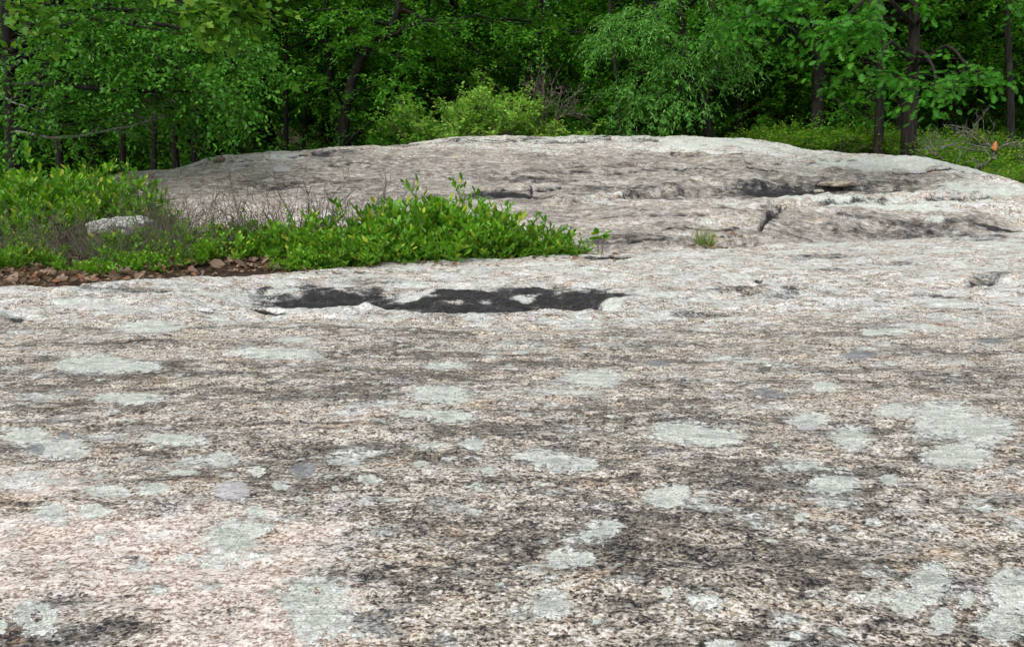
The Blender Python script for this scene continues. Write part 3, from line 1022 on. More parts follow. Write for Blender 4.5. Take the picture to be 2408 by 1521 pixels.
for line, r in (([(40, 310, 9.4), (80, 318, 9.2), (140, 324, 9.1), (210, 315, 9.0), (280, 300, 8.9), (330, 290, 8.9), (385, 276, 8.9)], .022),
                ([(210, 315, 9.0), (250, 290, 8.95), (290, 265, 8.9), (340, 278, 8.9), (385, 270, 8.85)], .010),
                ([(0, 220, 9.4), (40, 245, 9.3), (75, 255, 9.2), (110, 258, 9.2)], .012),
                ([(262, 302, 8.9), (275, 312, 8.9), (278, 300, 8.9)], .008),
                ([(340, 292, 8.9), (370, 262, 8.85), (415, 225, 8.8)], .006),
                ([(300, 268, 8.9), (330, 240, 8.9), (350, 236, 8.9)], .005)):
    p = dense(px_line(line), 12) - lb
    tub.add(p + rg.normal(0, .008, p.shape), np.linspace(r, r * .35, 12), 6)
    for q_ in rg.uniform(.3, 1, 5):
        b, t_ = sample(p, np.array([q_]))
        tub.add(wobble(rg, b[0], t_[0] + rg.normal(0, .7, 3), rg.uniform(.1, .3), 4, .3), np.linspace(.005, .002, 4), 4)
db = obj('dead_bough', tub.mesh('dead_bough'), DEADWOOD, left_tree)
db['label'] = 'bare grey dead boughs under the leaves'

# the maple at the left, its leafy twigs hanging into the top of the picture
custom_tree('maple_tree', 'maple whose yellow green lobed leaves hang into the top left of the view', 111,
    [(-620, 500, 6.2), (-600, 200, 6.2), (-590, -200, 6.2)], .09,
    [([(-600, 120, 6.2), (-200, -60, 5.8), (150, -70, 5.6), (380, -10, 5.5), (480, 15, 5.5), (590, 40, 5.5)], .022),
     ([(-600, 80, 6.2), (0, -90, 5.6), (250, -60, 5.5), (420, -10, 5.5), (520, 5, 5.5), (575, -20, 5.5)], .016),
     ([(-600, 150, 6.2), (-250, 30, 5.8), (-80, 0, 5.6), (20, 5, 5.5), (70, 30, 5.5)], .016),
     ([(-600, 60, 6.2), (100, -90, 5.5), (300, -50, 5.4), (430, 15, 5.4), (470, 35, 5.4)], .012)],
    BARK, LEAF_M, L_MAPLE, .062, .062, extra=10, cb=3.4, H=7, Rc=2.2, nleaf=4, slen=.20, droop=.5, flat=.6, dens=.8, sec=.09, gap=.16, start=.62)

# oaks at the right
custom_tree('red_oak', 'thick trunked oak with big lobed leaves hanging over the right end of the rock', 121,
    [(2140, 372, 12.5), (2138, 300, 12.5), (2146, 200, 12.5), (2150, 90, 12.5), (2150, -100, 12.5)], .125,
    [([(2146, 190, 12.5), (2160, 120, 11.2), (2190, 150, 10), (2200, 190, 9.2), (2190, 215, 8.9)], .03),
     ([(2148, 150, 12.5), (2100, 100, 11), (2070, 140, 9.9), (2060, 190, 9.3)], .03),
     ([(2148, 160, 12.5), (2220, 110, 11), (2270, 150, 10), (2310, 190, 9.4)], .03),
     ([(2150, 60, 12.5), (2080, -10, 10.5), (2000, 30, 9.4), (1960, 70, 8.9)], .035),
     ([(2150, 20, 12.5), (2050, -60, 10.3), (1900, -20, 9.3), (1820, 25, 8.9)], .035),
     ([(2150, 60, 12.5), (2250, -20, 11.5), (2340, -20, 11), (2420, 20, 10.8)], .035),
     ([(2150, 20, 12.5), (2090, -50, 10.5), (2050, 0, 9.4), (2030, 50, 9)], .03)],
    BARK_W, LEAF_O, L_OAK, .108, .088, extra=14, cb=4.6, H=10, Rc=3.0, nleaf=5, slen=.30, droop=.75, flat=.6, dens=.8, sec=.16, gap=.27, start=.55)
custom_tree('tall_oak', 'tall dark trunk rising just behind the right shoulder of the rock', 131,
    [(1914, 352, 14), (1922, 270, 14), (1924, 160, 14), (1912, 50, 14), (1915, -80, 14)], .125,
    [([(1924, 150, 14), (1850, 60, 13), (1780, 30, 12.3), (1740, 50, 12)], .035),
     ([(1920, 120, 14), (1980, 50, 13), (2030, 60, 12.4), (2050, 90, 12)], .03),
     ([(1912, 60, 14), (1830, -10, 12.8), (1740, 10, 12), (1700, 50, 11.6)], .035),
     ([(1924, 125, 14), (1880, 120, 14), (1820, 118, 14)], .015),
     ([(1916, 30, 14), (1990, -30, 12.5), (2060, 10, 11.8)], .03)],
    BARK, LEAF_O, L_OAK, .10, .08, extra=16, cb=4.6, H=11, Rc=3.0, nleaf=6, slen=.32, droop=.65, flat=.6, dens=.9, sec=.2, gap=.25, start=.5)
custom_tree('straight_oak', 'straight grey brown trunk standing left of the thickest trunk at the right', 141,
    [(2064, 368, 12.9), (2068, 300, 12.9), (2070, 180, 12.9), (2068, 50, 12.9), (2060, -80, 12.9)], .080,
    [([(2070, 130, 12.9), (2020, 70, 12), (1960, 60, 11.4)], .025),
     ([(2068, 80, 12.9), (2120, 20, 12), (2180, 20, 11.6)], .025)],
    BARK_W, LEAF_O, L_OAK, .13, .085, extra=14, cb=4.6, H=10, Rc=2.6, nleaf=6, slen=.32, droop=.65, flat=.6, dens=.9, sec=.2, gap=.25, start=.5)
for (u, v, Y, r, lean, lab, nm) in (
        (1952, 318, 16.5, .055, .0, 'thin dark trunk close to the right of the tall trunk behind the rock', 'thin_trunk_tree'),
        (2013, 330, 17, .05, .0, 'thin upright trunk midway between the tall trunk and the straight one', 'thin_trunk_tree'),
        (2108, 345, 15, .07, .02, 'dark trunk half hidden behind the thickest trunk at the right', 'dark_trunk_tree'),
        (2382, 340, 13, .065, -.01, 'dark trunk at the right edge above the dead branches', 'dark_trunk_tree'),
        (1883, 320, 17, .06, .02, 'thin trunk just left of the tall trunk behind the rock', 'thin_trunk_tree'),
        (1463, 330, 14, .04, -.02, 'thin brown trunk rising beyond the crest beside the pale drooping tree', 'thin_trunk_tree'),
        (1273, 330, 15, .07, .0, 'dark trunk straight behind the bare grey shrub', 'dark_trunk_tree'),
        (673, 380, 14.5, .045, .0, 'slim dark trunk left of its twin behind the left slope of the dome', 'slim_trunk_tree'),
        (712, 380, 15, .04, .01, 'slim dark trunk right of its twin behind the left slope of the dome', 'slim_trunk_tree'),
        (357, 400, 12.5, .05, .01, 'dark slender trunk left of the paler trunk beyond the left end of the rock', 'slender_trunk_tree'),
        (413, 400, 13, .06, -.01, 'paler slender trunk in the dark gap beyond the left end of the rock', 'slender_trunk_tree'),
        (458, 395, 14.5, .07, .0, 'dark trunk just right of the paler slender trunk on the left', 'slender_trunk_tree'),
        (137, 400, 12.5, .06, .0, 'dark trunk behind the left bushes, right of the big left tree', 'dark_trunk_tree'),
        (287, 400, 13.5, .055, .0, 'dark trunk behind the right end of the left bushes', 'dark_trunk_tree'),
        (563, 385, 15, .06, -.04, 'leaning dark trunk right of the small stone on the slope', 'leaning_trunk_tree')):
    custom_tree(nm, lab, int(u) + 7, [(u, v, Y), (u + lean * 600, v - 120, Y), (u + lean * 1300, v - 260, Y), (u + lean * 1700, v - 420, Y)], r, [],
                BARK, LEAF, L_OVAL, .062, .034, extra=22, cb=(1.7 if u < 1500 else 2.4) + (u % 7) * .12, H=8.5, Rc=2.3, nleaf=17, slen=.42, droop=.4, flat=.5, dens=1, sec=.42, gap=.2)

# the forked tree in the middle
custom_tree('forked_tree', 'forked dark tree with crooked limbs over the middle of the dome', 151,
    [(806, 352, 13.5), (810, 280, 13.5), (826, 200, 13.5), (850, 140, 13.5), (872, 108, 13.5), (905, 85, 13.4), (940, 20, 13.3)], .095,
    [([(850, 140, 13.5), (838, 112, 13.4), (820, 80, 13.3), (800, 60, 13.2)], .05),
     ([(890, 96, 13.4), (930, 80, 13.2), (975, 62, 13.0), (1030, 66, 12.9), (1086, 70, 12.8)], .045),
     ([(960, 72, 13.1), (970, 56, 12.8), (1020, 58, 12.7), (1085, 56, 12.6)], .03),
     ([(860, 135, 13.4), (885, 127, 13.2), (930, 132, 13.0), (976, 144, 12.9)], .02),
     ([(815, 250, 13.5), (850, 215, 12.9), (900, 200, 12.5), (960, 215, 12.3)], .02),
     ([(812, 262, 13.5), (790, 215, 13), (750, 190, 12.6), (700, 190, 12.4)], .02),
     ([(806, 350, 13.4), (836, 316, 13.2), (880, 282, 13), (913, 253, 12.9)], .03)],
    BARK, LEAF, L_OVAL, .066, .036, extra=18, cb=2.0, H=9, Rc=2.0, nleaf=16, slen=.40, droop=.45, flat=.5, dens=1.2, sec=.42, gap=.14)
custom_tree('curved_tree', 'curved dark trunk climbing out of the leaves left of the forked tree', 161,
    [(800, 352, 14.6), (792, 260, 14.6), (775, 190, 14.6), (772, 130, 14.6), (766, 60, 14.6), (775, -60, 14.6)], .075, [],
    BARK, LEAF, L_OVAL, .066, .036, extra=22, cb=1.6, H=9, Rc=2.6, nleaf=17, slen=.42, droop=.4, flat=.5, dens=1.2, sec=.42, gap=.15)
# the pale drooping tree right of the middle
custom_tree('pale_drooping_tree', 'pale green tree with narrow drooping leaves right of the middle', 171,
    [(1672, 330, 13.6), (1664, 280, 13.6), (1655, 240, 13.6), (1630, 190, 13.6), (1610, 110, 13.5), (1600, 0, 13.4)], .085,
    [([(1658, 240, 13.6), (1680, 190, 13.6), (1690, 130, 13.6), (1695, 60, 13.5)], .045),
     ([(1640, 205, 13.6), (1580, 170, 13), (1510, 170, 12.7), (1470, 215, 12.6)], .03),
     ([(1640, 205, 13.6), (1560, 215, 13), (1510, 230, 12.8), (1480, 275, 12.7)], .025),
     ([(1620, 150, 13.5), (1550, 90, 12.9), (1450, 70, 12.6), (1400, 100, 12.5)], .035),
     ([(1610, 100, 13.5), (1540, 40, 12.9), (1470, 45, 12.6), (1430, 70, 12.5)], .03),
     ([(1690, 130, 13.6), (1720, 90, 13), (1740, 110, 12.7), (1745, 160, 12.6)], .03),
     ([(1640, 200, 13.6), (1620, 190, 12.8), (1590, 220, 12.5), (1580, 270, 12.4)], .025),
     ([(1605, 50, 13.5), (1560, 10, 12.7), (1520, 40, 12.4), (1500, 90, 12.3)], .03),
     ([(1600, 30, 13.5), (1650, -10, 12.7), (1680, 30, 12.4), (1690, 80, 12.3)], .03),
     ([(1625, 160, 13.5), (1640, 100, 12.9), (1620, 90, 12.5), (1600, 130, 12.4)], .03)],
    BARK, LEAF_F, L_OVAL, .075, .019, extra=12, cb=3.4, H=9, Rc=2.6, nleaf=18, slen=.34, droop=.9, flat=.55, dens=1.8, sec=.34, gap=.085, start=.15)


# ------------------------------------------------------------------ shrubs on and behind the crest
def shrub(name, label, seed, loc, h, rad, n_st, leafm, tmpl, L, W, group=None, nleaf=9, twigm=TWIG, blossom=0, droop=.25, flat=.5):
    rg = np.random.default_rng(seed)
    root = empty(name, loc, label, 'shrub', group)
    tub = Tubes()
    bo = []
    for i in range(n_st):
        a = rg.uniform(0, 6.28)
        sp = math.sqrt(rg.random())
        d = np.array((math.cos(a) * sp * rad, math.sin(a) * sp * rad, h * math.sqrt(max(.12, 1 - .8 * sp * sp)) * rg.uniform(.75, 1.05)))
        p0 = np.array((math.cos(a), math.sin(a), 0)) * .12 * rad
        bo.append((wobble(rg, p0, d, np.linalg.norm(d), 6, .28), .008 + .006 * h))
    B, D = twigged(rg, bo, tub, 1.6, .32, .085, start=.3)
    D = nrm(D + np.array((0, 0, .45)))
    obj('stems', tub.mesh('stems'), twigm, root)
    P = spray_leaves(rg, B, D, .17, nleaf, L, W, droop, flat)
    obj('foliage', leaves('foliage', *P, tmpl), leafm, root)
    if blossom:
        k = rg.choice(len(B), blossom)
        m = 5
        bp = np.repeat(B[k] + D[k] * .15 + np.array((0, 0, .03)), m, 0)
        an = np.tile(np.arange(m) * 2 * math.pi / m, blossom)
        dd = np.stack([np.cos(an), np.sin(an), .35 + 0 * an], -1)
        obj('blossom', leaves('blossom', bp, dd, np.tile((0, 0, 1.), (len(bp), 1)) + rg.normal(0, .2, (len(bp), 3)), np.full(len(bp), .035), np.full(len(bp), .026), L_DIA), BLOSSOM, root)
    return root


def on_ground(u, v, Y):
    p = at(u, v, Y)
    z = max(float(floor_z(p[0], Y)), rock_z(p[0], Y) if Y < 14 else -9)
    return (p[0], Y, z - .03)


shrub('flowering_shrub', 'light green shrub with white blossoms at the left of the crest shrubs', 301, on_ground(1045, 330, 12.5), 1.0, .75, 30, LEAF_S, L_OVAL, .062, .030, blossom=7)
shrub('flowering_shrub', 'tallest light green shrub with white blossoms in the middle of the crest', 302, on_ground(1165, 330, 12.5), 1.0, .70, 30, LEAF_S, L_OVAL, .062, .030, blossom=6)
shrub('low_shrub', 'low spreading light green shrub right of the bare grey shrub', 303, on_ground(1315, 320, 12.6), .42, .55, 20, LEAF_S, L_OVAL, .062, .030)
shrub('low_shrub', 'dim green shrub half hidden at the left foot of the flowering shrubs', 304, on_ground(950, 340, 12.6), .6, .45, 18, LEAF, L_OVAL, .062, .032)
shrub('low_shrub', 'small green shrub on the crest by the thin brown trunk', 305, on_ground(1450, 325, 13.0), .22, .35, 12, LEAF, L_OVAL, .06, .03)
G_R = 'low green bushes behind the right shoulder of the rock'
rb = shrub('huckleberry_bush', 'low green bush behind the right shoulder of the rock', 306, on_ground(1835, 350, 13.4), .55, .55, 30, LEAF_B, L_OVAL, .045, .020, group=G_R)
k = 0
for (u, Y, s, lab) in ((1780, 13.2, .75, None), (1890, 13.6, .8, None), (1950, 13.3, .85, None), (2010, 13.5, .9, None), (2090, 13.2, .7, None), (2180, 12.6, .7, None),
                       (2060, 14.2, .9, None), (1985, 14.4, 1.0, None), (2230, 12.2, .75, None), (2290, 11.6, .8, None), (2330, 11.1, .7, None), (2260, 12.8, .9, None),
                       (2380, 11.2, .85, None), (2400, 10.3, .6, None), (2440, 10.8, .8, None), (2350, 12.4, .9, None), (2480, 10.2, .7, None), (2420, 12.0, .9, None), (2520, 10.6, .8, None), (2600, 10.0, .8, None), (2680, 10.4, .9, None), (2760, 9.8, .8, None), (2860, 10.0, .9, None), (2640, 11.2, .9, None), (2800, 11.0, .9, None), (2140, 13.7, .8, None)):
    k += 1
    dup(rb, on_ground(u, 360, Y), k * 1.7, (s * 1.1, s * 1.1, s), lab, G_R)

# ------------------------------------------------------------------ blueberry bushes in the hollow
bb = []
for k in range(5):
    rg = np.random.default_rng(400 + k)
    root = empty('blueberry_bush', (0, 0, 0), 'bright green blueberry bush in the hollow behind the near slab', 'bush')
    tub = Tubes()
    B, D, sz = [], [], []
    for i in range((26, 18, 24, 15, 21)[k]):
        a, sp = rg.uniform(0, 6.28), math.sqrt(rg.random())
        h = .52 * rg.uniform((.6, .45, .55, .4, .5)[k], 1.18) * (1 - .35 * sp * sp)
        d = np.array((math.cos(a) * sp * .30, math.sin(a) * sp * .30, h))
        p0 = np.array((math.cos(a) * sp * .12, math.sin(a) * sp * .12, -.02))
        st = wobble(rg, p0, d, np.linalg.norm(d), 6, .22)
        tub.add(st, np.linspace(.0032, .0012, 6), 4)
        m = 12
        s = np.linspace(.30, 1.0, m)
        bp, bt = sample(st, s)
        an = np.arange(m) * 2.4 + rg.uniform(0, 6)
        lat = np.stack([np.cos(an), np.sin(an), 0 * an], -1)
        B.append(bp)
        D.append(bt * rg.uniform(.45, .9, (m, 1)) + lat * rg.uniform(.5, .9, (m, 1)) + rg.normal(0, .12, (m, 3)))
        for j in range(4):
            b2, t2 = sample(st, np.array([rg.uniform(.35, .9)]))
            d2 = nrm(t2[0] * .6 + np.append(rg.normal(0, .6, 2), .25))
            s2 = wobble(rg, b2[0], d2, rg.uniform(.08, .17), 4, .2)
            tub.add(s2, np.linspace(.0016, .0009, 4), 3)
            bp, bt = sample(s2, np.linspace(.2, 1, 6))
            an = np.arange(6) * 2.4 + rg.uniform(0, 6)
            lat = np.stack([np.cos(an), np.sin(an), 0 * an], -1)
            B.append(bp)
            D.append(bt * rg.uniform(.45, .9, (6, 1)) + lat * rg.uniform(.4, .9, (6, 1)) + rg.normal(0, .12, (6, 3)))
    B, D = np.concatenate(B), nrm(np.concatenate(D)) + np.array((0, 0, .40))
    obj('stems', tub.mesh('stems'), TWIG, root)
    n = len(B)
    f = rg.uniform(.6, 1.15, n)
    Nn = np.array((0, 0, 1.)) + rg.normal(0, .45, (n, 3))
    obj('foliage', leaves('foliage', B, D, Nn, .068 * f, .033 * f, L_OVAL), LEAF_B, root)
    bb.append(root)
tw = []
for k in range(3):
    rg = np.random.default_rng(450 + k)
    root = empty('bare_twig_bush', (0, 0, 0), 'leafless grey twiggy bush among the blueberry bushes', 'bush')
    tub = Tubes()
    for i in range(22):
        a, sp = rg.uniform(0, 6.28), math.sqrt(rg.random())
        d = np.array((math.cos(a) * sp * .3, math.sin(a) * sp * .3, .45 * rg.uniform(.5, 1.1)))
        st = wobble(rg, np.array((math.cos(a) * sp * .15, math.sin(a) * sp * .15, -.02)), d, np.linalg.norm(d), 6, .3)
        tub.add(st, np.linspace(.0035, .001, 6), 4)
        for j in range(6):
            b2, t2 = sample(st, np.array([rg.uniform(.3, .95)]))
            tub.add(wobble(rg, b2[0], t2[0] + rg.normal(0, .6, 3), rg.uniform(.06, .2), 4, .3), np.linspace(.0018, .0008, 4), 3)
    obj('stems', tub.mesh('stems'), TWIG_G, root)
    tw.append(root)

G_B = 'blueberry bushes in the hollow behind the near slab'
G_BL = 'taller bushes at the left edge behind the hollow'
G_T = 'bare twiggy bushes in the hollow'
first_b, first_t = [True] * 5, [True] * 3


def put_bush(kind, k, x, y, s, rz, label=None, group=None, sxy=1.0):
    protos_, first = (bb, first_b) if kind == 'b' else (tw, first_t)
    z = float(floor_z(x, y)) - .02
    if y < 14:
        z = max(z, rock_z(x, y) - .03)
    if first[k]:
        first[k] = False
        o = protos_[k]
        o.location, o.rotation_euler, o.scale = (x, y, z), (0, 0, rz), (s * sxy, s * sxy, s)
        if label:
            o['label'] = label
        if group:
            o['group'] = group
        return o
    return dup(protos_[k], (x, y, z), rz, (s * sxy, s * sxy, s), label, group)


pr = random.Random(11)
# (u, depth, top of the bush in the photo)
front = [(100, 5.75, 560), (160, 5.6, 575), (255, 6.35, 525), (60, 6.3, 520), (-60, 5.45, 590), (0, 5.5, 560), (30, 5.9, 540), (215, 5.5, 590), (270, 5.55, 560), (330, 5.6, 575), (300, 5.95, 520), (400, 5.7, 560), (470, 5.85, 540), (440, 6.2, 500), (540, 5.95, 520), (560, 6.3, 500),
         (610, 6.05, 530), (640, 6.25, 505), (690, 6.15, 500), (730, 6.45, 465), (760, 6.15, 520), (800, 6.45, 455), (840, 6.2, 500), (880, 6.6, 445), (905, 6.3, 470), (950, 6.65, 440),
         (980, 6.35, 460), (1020, 6.7, 445), (1050, 6.45, 440), (1085, 6.75, 425), (1120, 6.5, 455), (1150, 6.75, 470), (1190, 6.6, 475), (1230, 6.8, 485), (1255, 6.65, 500), (1060, 6.9, 435), (940, 6.95, 450),
         (890, 6.1, 545), (960, 6.25, 540), (1040, 6.3, 535), (1130, 6.4, 540), (1210, 6.5, 545), (1275, 6.55, 545), (1310, 6.62, 552), (1340, 6.65, 580), (780, 5.98, 560), (690, 5.85, 560)]
for i, (u, Y, vt) in enumerate(front):
    x = at(u, 550, Y)[0]
    ztop = at(u, vt, Y)[2]
    zb = float(floor_z(x, Y))
    s = max(.25, min(1.3, (ztop - zb) / .60))
    lab = 'bright green blueberry bush in the hollow behind the near slab'
    if u == 1340:
        lab = 'lowest blueberry bush at the right tip of the row, next to the sapling'
    elif u == 1085:
        lab = 'tallest bright green blueberry bush, its shoots rising above the others'
    put_bush('b', i % 5, x, Y, s, pr.uniform(0, 6.28), lab, G_B, 1.0 if s > .7 else 1.25)
crest_row = [(660, 600), (710, 585), (755, 580), (800, 572), (850, 575), (895, 565), (940, 570), (985, 560), (1030, 565), (1080, 560), (1125, 568), (1170, 562), (1215, 570), (1260, 566), (1300, 575)]
for i, (u, vt) in enumerate(crest_row):
    yc_ = float(np.interp((u - 1204) / 1885, C_T, C_Y)) + pr.uniform(.10, .22)
    x = at(u, 580, yc_)[0]
    s = max(.3, (at(u, vt, yc_)[2] - float(floor_z(x, yc_))) / .55)
    put_bush('b', (i * 2 + 1) % 5, x, yc_, s, pr.uniform(0, 6.28), 'low blueberry bush leaning on the back edge of the near slab', G_B, 1.35)
backl = [(-80, 7.2, 360), (-20, 7.4, 350), (30, 7.3, 355), (75, 7.5, 338), (110, 7.6, 372), (10, 7.0, 400), (80, 7.05, 415), (150, 7.5, 380), (190, 7.7, 378), (235, 7.6, 385), (275, 7.7, 380), (310, 7.6, 405),
         (335, 7.5, 430), (200, 7.25, 420), (260, 7.3, 425), (-60, 6.9, 415), (140, 7.1, 425), (-140, 7.5, 355), (40, 6.7, 470), (170, 8.2, 375), (230, 8.3, 385), (100, 8.2, 362), (30, 8.1, 350), (290, 8.1, 392), (-50, 8.2, 350)]
for i, (u, Y, vt) in enumerate(backl):
    x = at(u, 450, Y)[0]
    s = max(.3, min(1.6, (at(u, vt, Y)[2] - float(floor_z(x, Y))) / .68))
    put_bush('b', (i + 2) % 5, x, Y, s, pr.uniform(0, 6.28), 'bush of the tall green clump at the left edge in front of the woods', G_BL, 1.05)
twigs = [(240, 6.4, 520), (320, 6.42, 515), (200, 5.8, 520), (260, 5.75, 520), (310, 5.75, 520), (140, 5.95, 500), (380, 6.0, 490), (450, 5.95, 500), (580, 6.45, 470), (60, 6.1, 500), (120, 6.3, 480), (180, 6.2, 490), (360, 6.5, 470), (420, 6.7, 450), (330, 6.3, 500), (480, 6.6, 465), (660, 6.9, 440),
         (700, 6.8, 430), (750, 7.0, 425), (820, 7.0, 430), (400, 7.3, 425), (900, 6.9, 450), (20, 6.2, 490), (520, 6.3, 500), (640, 6.5, 470), (340, 7.7, 420)]
for i, (u, Y, vt) in enumerate(twigs):
    x = at(u, 500, Y)[0]
    s = max(.4, min(1.4, (at(u, vt, Y)[2] - float(floor_z(x, Y))) / .48))
    put_bush('t', i % 3, x, Y, s * 1.05, pr.uniform(0, 6.28), 'leafless grey twiggy bush among the blueberry bushes', G_T, 1.1)


# ------------------------------------------------------------------ stones
def stone(name, label, seed, loc, size, mat, rz=0, nx=40, flat=.5):
    rg = np.random.default_rng(seed)
    nu, nv = nx, nx // 2
    th = np.linspace(0, 2 * math.pi, nu, endpoint=False)
    ph = np.linspace(-math.pi / 2, math.pi / 2, nv)
    TH, PH = np.meshgrid(th, ph)
    d = np.stack([np.cos(PH) * np.cos(TH), np.cos(PH) * np.sin(TH), np.sin(PH)], -1)
    e = np.sign(d) * np.abs(d) ** .75
    r = 1 + .16 * fbm(d[..., 0] * 1.7 + seed, d[..., 1] * 1.7 + d[..., 2], 4, seed) + .10 * fbm(d[..., 1] * 3 + seed, d[..., 2] * 3 + d[..., 0], 3, seed + 5)
    V = e * r[..., None] * np.array(size)
    ii = np.arange(nu * nv).reshape(nv, nu)
    jj = np.roll(ii, -1, 1)
    qd = np.stack([ii[:-1], jj[:-1], jj[1:], ii[1:]], -1).reshape(-1, 4)
    n = nu * nv
    z = np.zeros(n)
    o = obj(name, mesh_np(name, V.reshape(-1, 3), [qd], True, {'pale': z, 'brown': z + .5, 'lichen': z + .10, 'lichen_grey': z - 1, 'lichen_blue': z - 1, 'stain_shade': z - 1}), mat, None, loc)
    o.rotation_euler = (0, 0, rz)
    return tag(o, label, 'stone')


b_p = at(285, 505, 6.75)
stone('boulder', 'pale grey lichened boulder showing among the twigs left of the bushes', 3, (b_p[0], 6.75, b_p[2] - .11), (.23, .25, .09), ROCK)
p = hit(515, 378, ZD)
stone('small_stone', 'small brown stone lying on the left slope of the dome', 8, (p[0], p[1], p[2] + .015), (.065, .06, .035), plain('brown_stone', (.12, .09, .07), (.26, .21, .17), 30))
p = hit(1962, 440, ZD)
stone('rock_flake', 'thin broken tan flake of rock lying loose on the right of the dome', 12, (p[0], p[1] + .05, p[2] + .03), (.22, .20, .035), plain('tan_flake', (.15, .125, .085), (.36, .32, .25), 25), .2)
p = hit(1925, 452, ZD)
stone('rock_chip', 'small chip of rock lying in front of the tan flake', 14, (p[0], p[1], p[2] + .01), (.05, .05, .02), plain('chip', (.22, .20, .16), (.45, .42, .36), 25), .5, 24)
for (u, v, a, h, lab, sd_) in ((1370, 324, .42, .075, 'long flat grey slab lying on the crest right of the middle', 21), (1500, 326, .36, .085, 'rounded grey rock at the right end of the crest stones', 22),
                               (1165, 330, .45, .06, 'flat pale slab lying on the crest below the flowering shrubs', 23), (1270, 328, .25, .05, 'small dark edged slab between the two larger crest slabs', 24)):
    p = hit(u, v + 6, ZD)
    o = stone('crest_stone', lab, sd_, (p[0], p[1] + .25, p[2] - .01), (a, .3, h), ROCK, 0, 60)
    o.rotation_euler = (.0, .05 * (sd_ % 3 - 1), .1)

# ------------------------------------------------------------------ small plants on the rock
rg = np.random.default_rng(600)
p = hit(1660, 582, ZD)
root = empty('grass_tuft', (p[0], p[1] + .05, p[2] - .01), 'tuft of grass with dry blades growing in a joint of the rock', 'grass tuft')
V, Q = [], []
for i in range(150):
    a, sp = rg.uniform(0, 6.28), rg.random()
    b0 = np.array((math.cos(a), math.sin(a), 0)) * .07 * math.sqrt(rg.random())
    h = rg.uniform(.12, .30) * (1 - .45 * sp)
    s = np.linspace(0, 1, 5)
    c = b0 + np.stack([math.cos(a) * sp * .13 * s ** 1.6, math.sin(a) * sp * .13 * s ** 1.6, h * (s - .25 * sp * s ** 2)], -1)
    wv_ = np.array((-math.sin(a + 1), math.cos(a + 1), 0)) * .0032
    wd = (1 - s ** 1.5)[:, None] * wv_ + wv_ * .1
    n0 = len(V) * 10
    V.append(np.concatenate((c - wd, c + wd)))
    Q += [(n0 + j, n0 + j + 1, n0 + j + 6, n0 + j + 5) for j in range(4)]
obj('blades', mesh_np('blades', np.concatenate(V), [np.array(Q)]), GRASSM, root)

p = hit(1408, 598, ZD)
root = empty('oak_sapling', (p[0], p[1] + .08, p[2] - .02), 'tiny sapling with a few leaves standing right of the bushes', 'sapling')
tub = Tubes()
s1 = wobble(rg, np.zeros(3), (.03, 0, 1), .20, 6, .1)
s2 = wobble(rg, np.array((.03, 0, 0)), (.22, 0, 1), .19, 6, .1)
tub.add(s1, np.linspace(.006, .0025, 6), 6)
tub.add(s2, np.linspace(.004, .002, 6), 6)
obj('stems', tub.mesh('stems'), TWIG, root)
n = 16
bs = np.concatenate((np.repeat(s1[-2:], 4, 0), np.repeat(s2[-2:], 4, 0)))
an = np.arange(n) * 2.4
D = np.stack([np.cos(an), np.sin(an), rg.uniform(-.5, .9, n)], -1)
obj('foliage', leaves('foliage', bs, D, np.array((0, 0, 1.)) + rg.normal(0, .5, (n, 3)), rg.uniform(.06, .11, n), rg.uniform(.03, .055, n), L_OVAL), LEAF_B, root)


# ------------------------------------------------------------------ dead wood
def dead_tangle(name, label, seed, base, parts_px, r, mat):
    rg = np.random.default_rng(seed)
    root = empty(name, base, label, 'dead wood')
    tub = Tubes()
    for line, rr in parts_px:
        p = dense(px_line(line), 9) - np.array(base)
        p += rg.normal(0, .012, p.shape)
        tub.add(p, np.linspace(rr, rr * .35, 9), 5)
        for s in rg.uniform(.2, 1, r):
            b, t = sample(p, np.array([s]))
            q1 = wobble(rg, b[0], t[0] + rg.normal(0, .55, 3), rg.uniform(.15, .45), 5, .3)
            tub.add(q1, np.linspace(.006, .002, 5), 4)
            for s_ in rg.uniform(.3, 1, 3):
                b, t = sample(q1, np.array([s_]))
                tub.add(wobble(rg, b[0], t[0] + rg.normal(0, .6, 3), rg.uniform(.06, .2), 4, .3), np.linspace(.0035, .0015, 4), 3)
    obj('limbs', tub.mesh('limbs'), mat, root)
    return root


bp_ = on_ground(2345, 390, 11.6)
fb_ = dead_tangle('fallen_branch', 'bleached dead branches with an orange broken stub at the right edge', 701, bp_,
                  [([(2345, 395, 11.6), (2338, 370, 11.5), (2335, 345, 11.5)], .035),
                   ([(2335, 350, 11.5), (2290, 352, 11.3), (2240, 345, 11.1), (2200, 345, 11.0)], .014),
                   ([(2335, 350, 11.5), (2300, 335, 11.4), (2270, 310, 11.3), (2250, 315, 11.2)], .014),
                   ([(2330, 345, 11.5), (2300, 320, 11.4), (2290, 290, 11.4)], .012),
                   ([(2340, 350, 11.5), (2370, 340, 11.4), (2400, 335, 11.4)], .012),
                   ([(2338, 372, 11.5), (2310, 385, 11.2), (2290, 392, 11.0)], .012),
                   ([(2220, 375, 10.9), (2205, 365, 10.9), (2190, 350, 10.9)], .010),
                   ([(2335, 350, 11.5), (2280, 340, 11.2), (2225, 330, 11.0)], .010)], 6, DEADWOOD)
tub = Tubes()
tub.add(px_line([(2338, 352, 11.48), (2340, 340, 11.46), (2342, 332, 11.45)]) - np.array(bp_), (.036, .03, .006), 7)
obj('broken_stub', tub.mesh('broken_stub'), BREAK, fb_)['label'] = 'orange freshly broken stub'
ds_ = on_ground(1278, 320, 12.7)
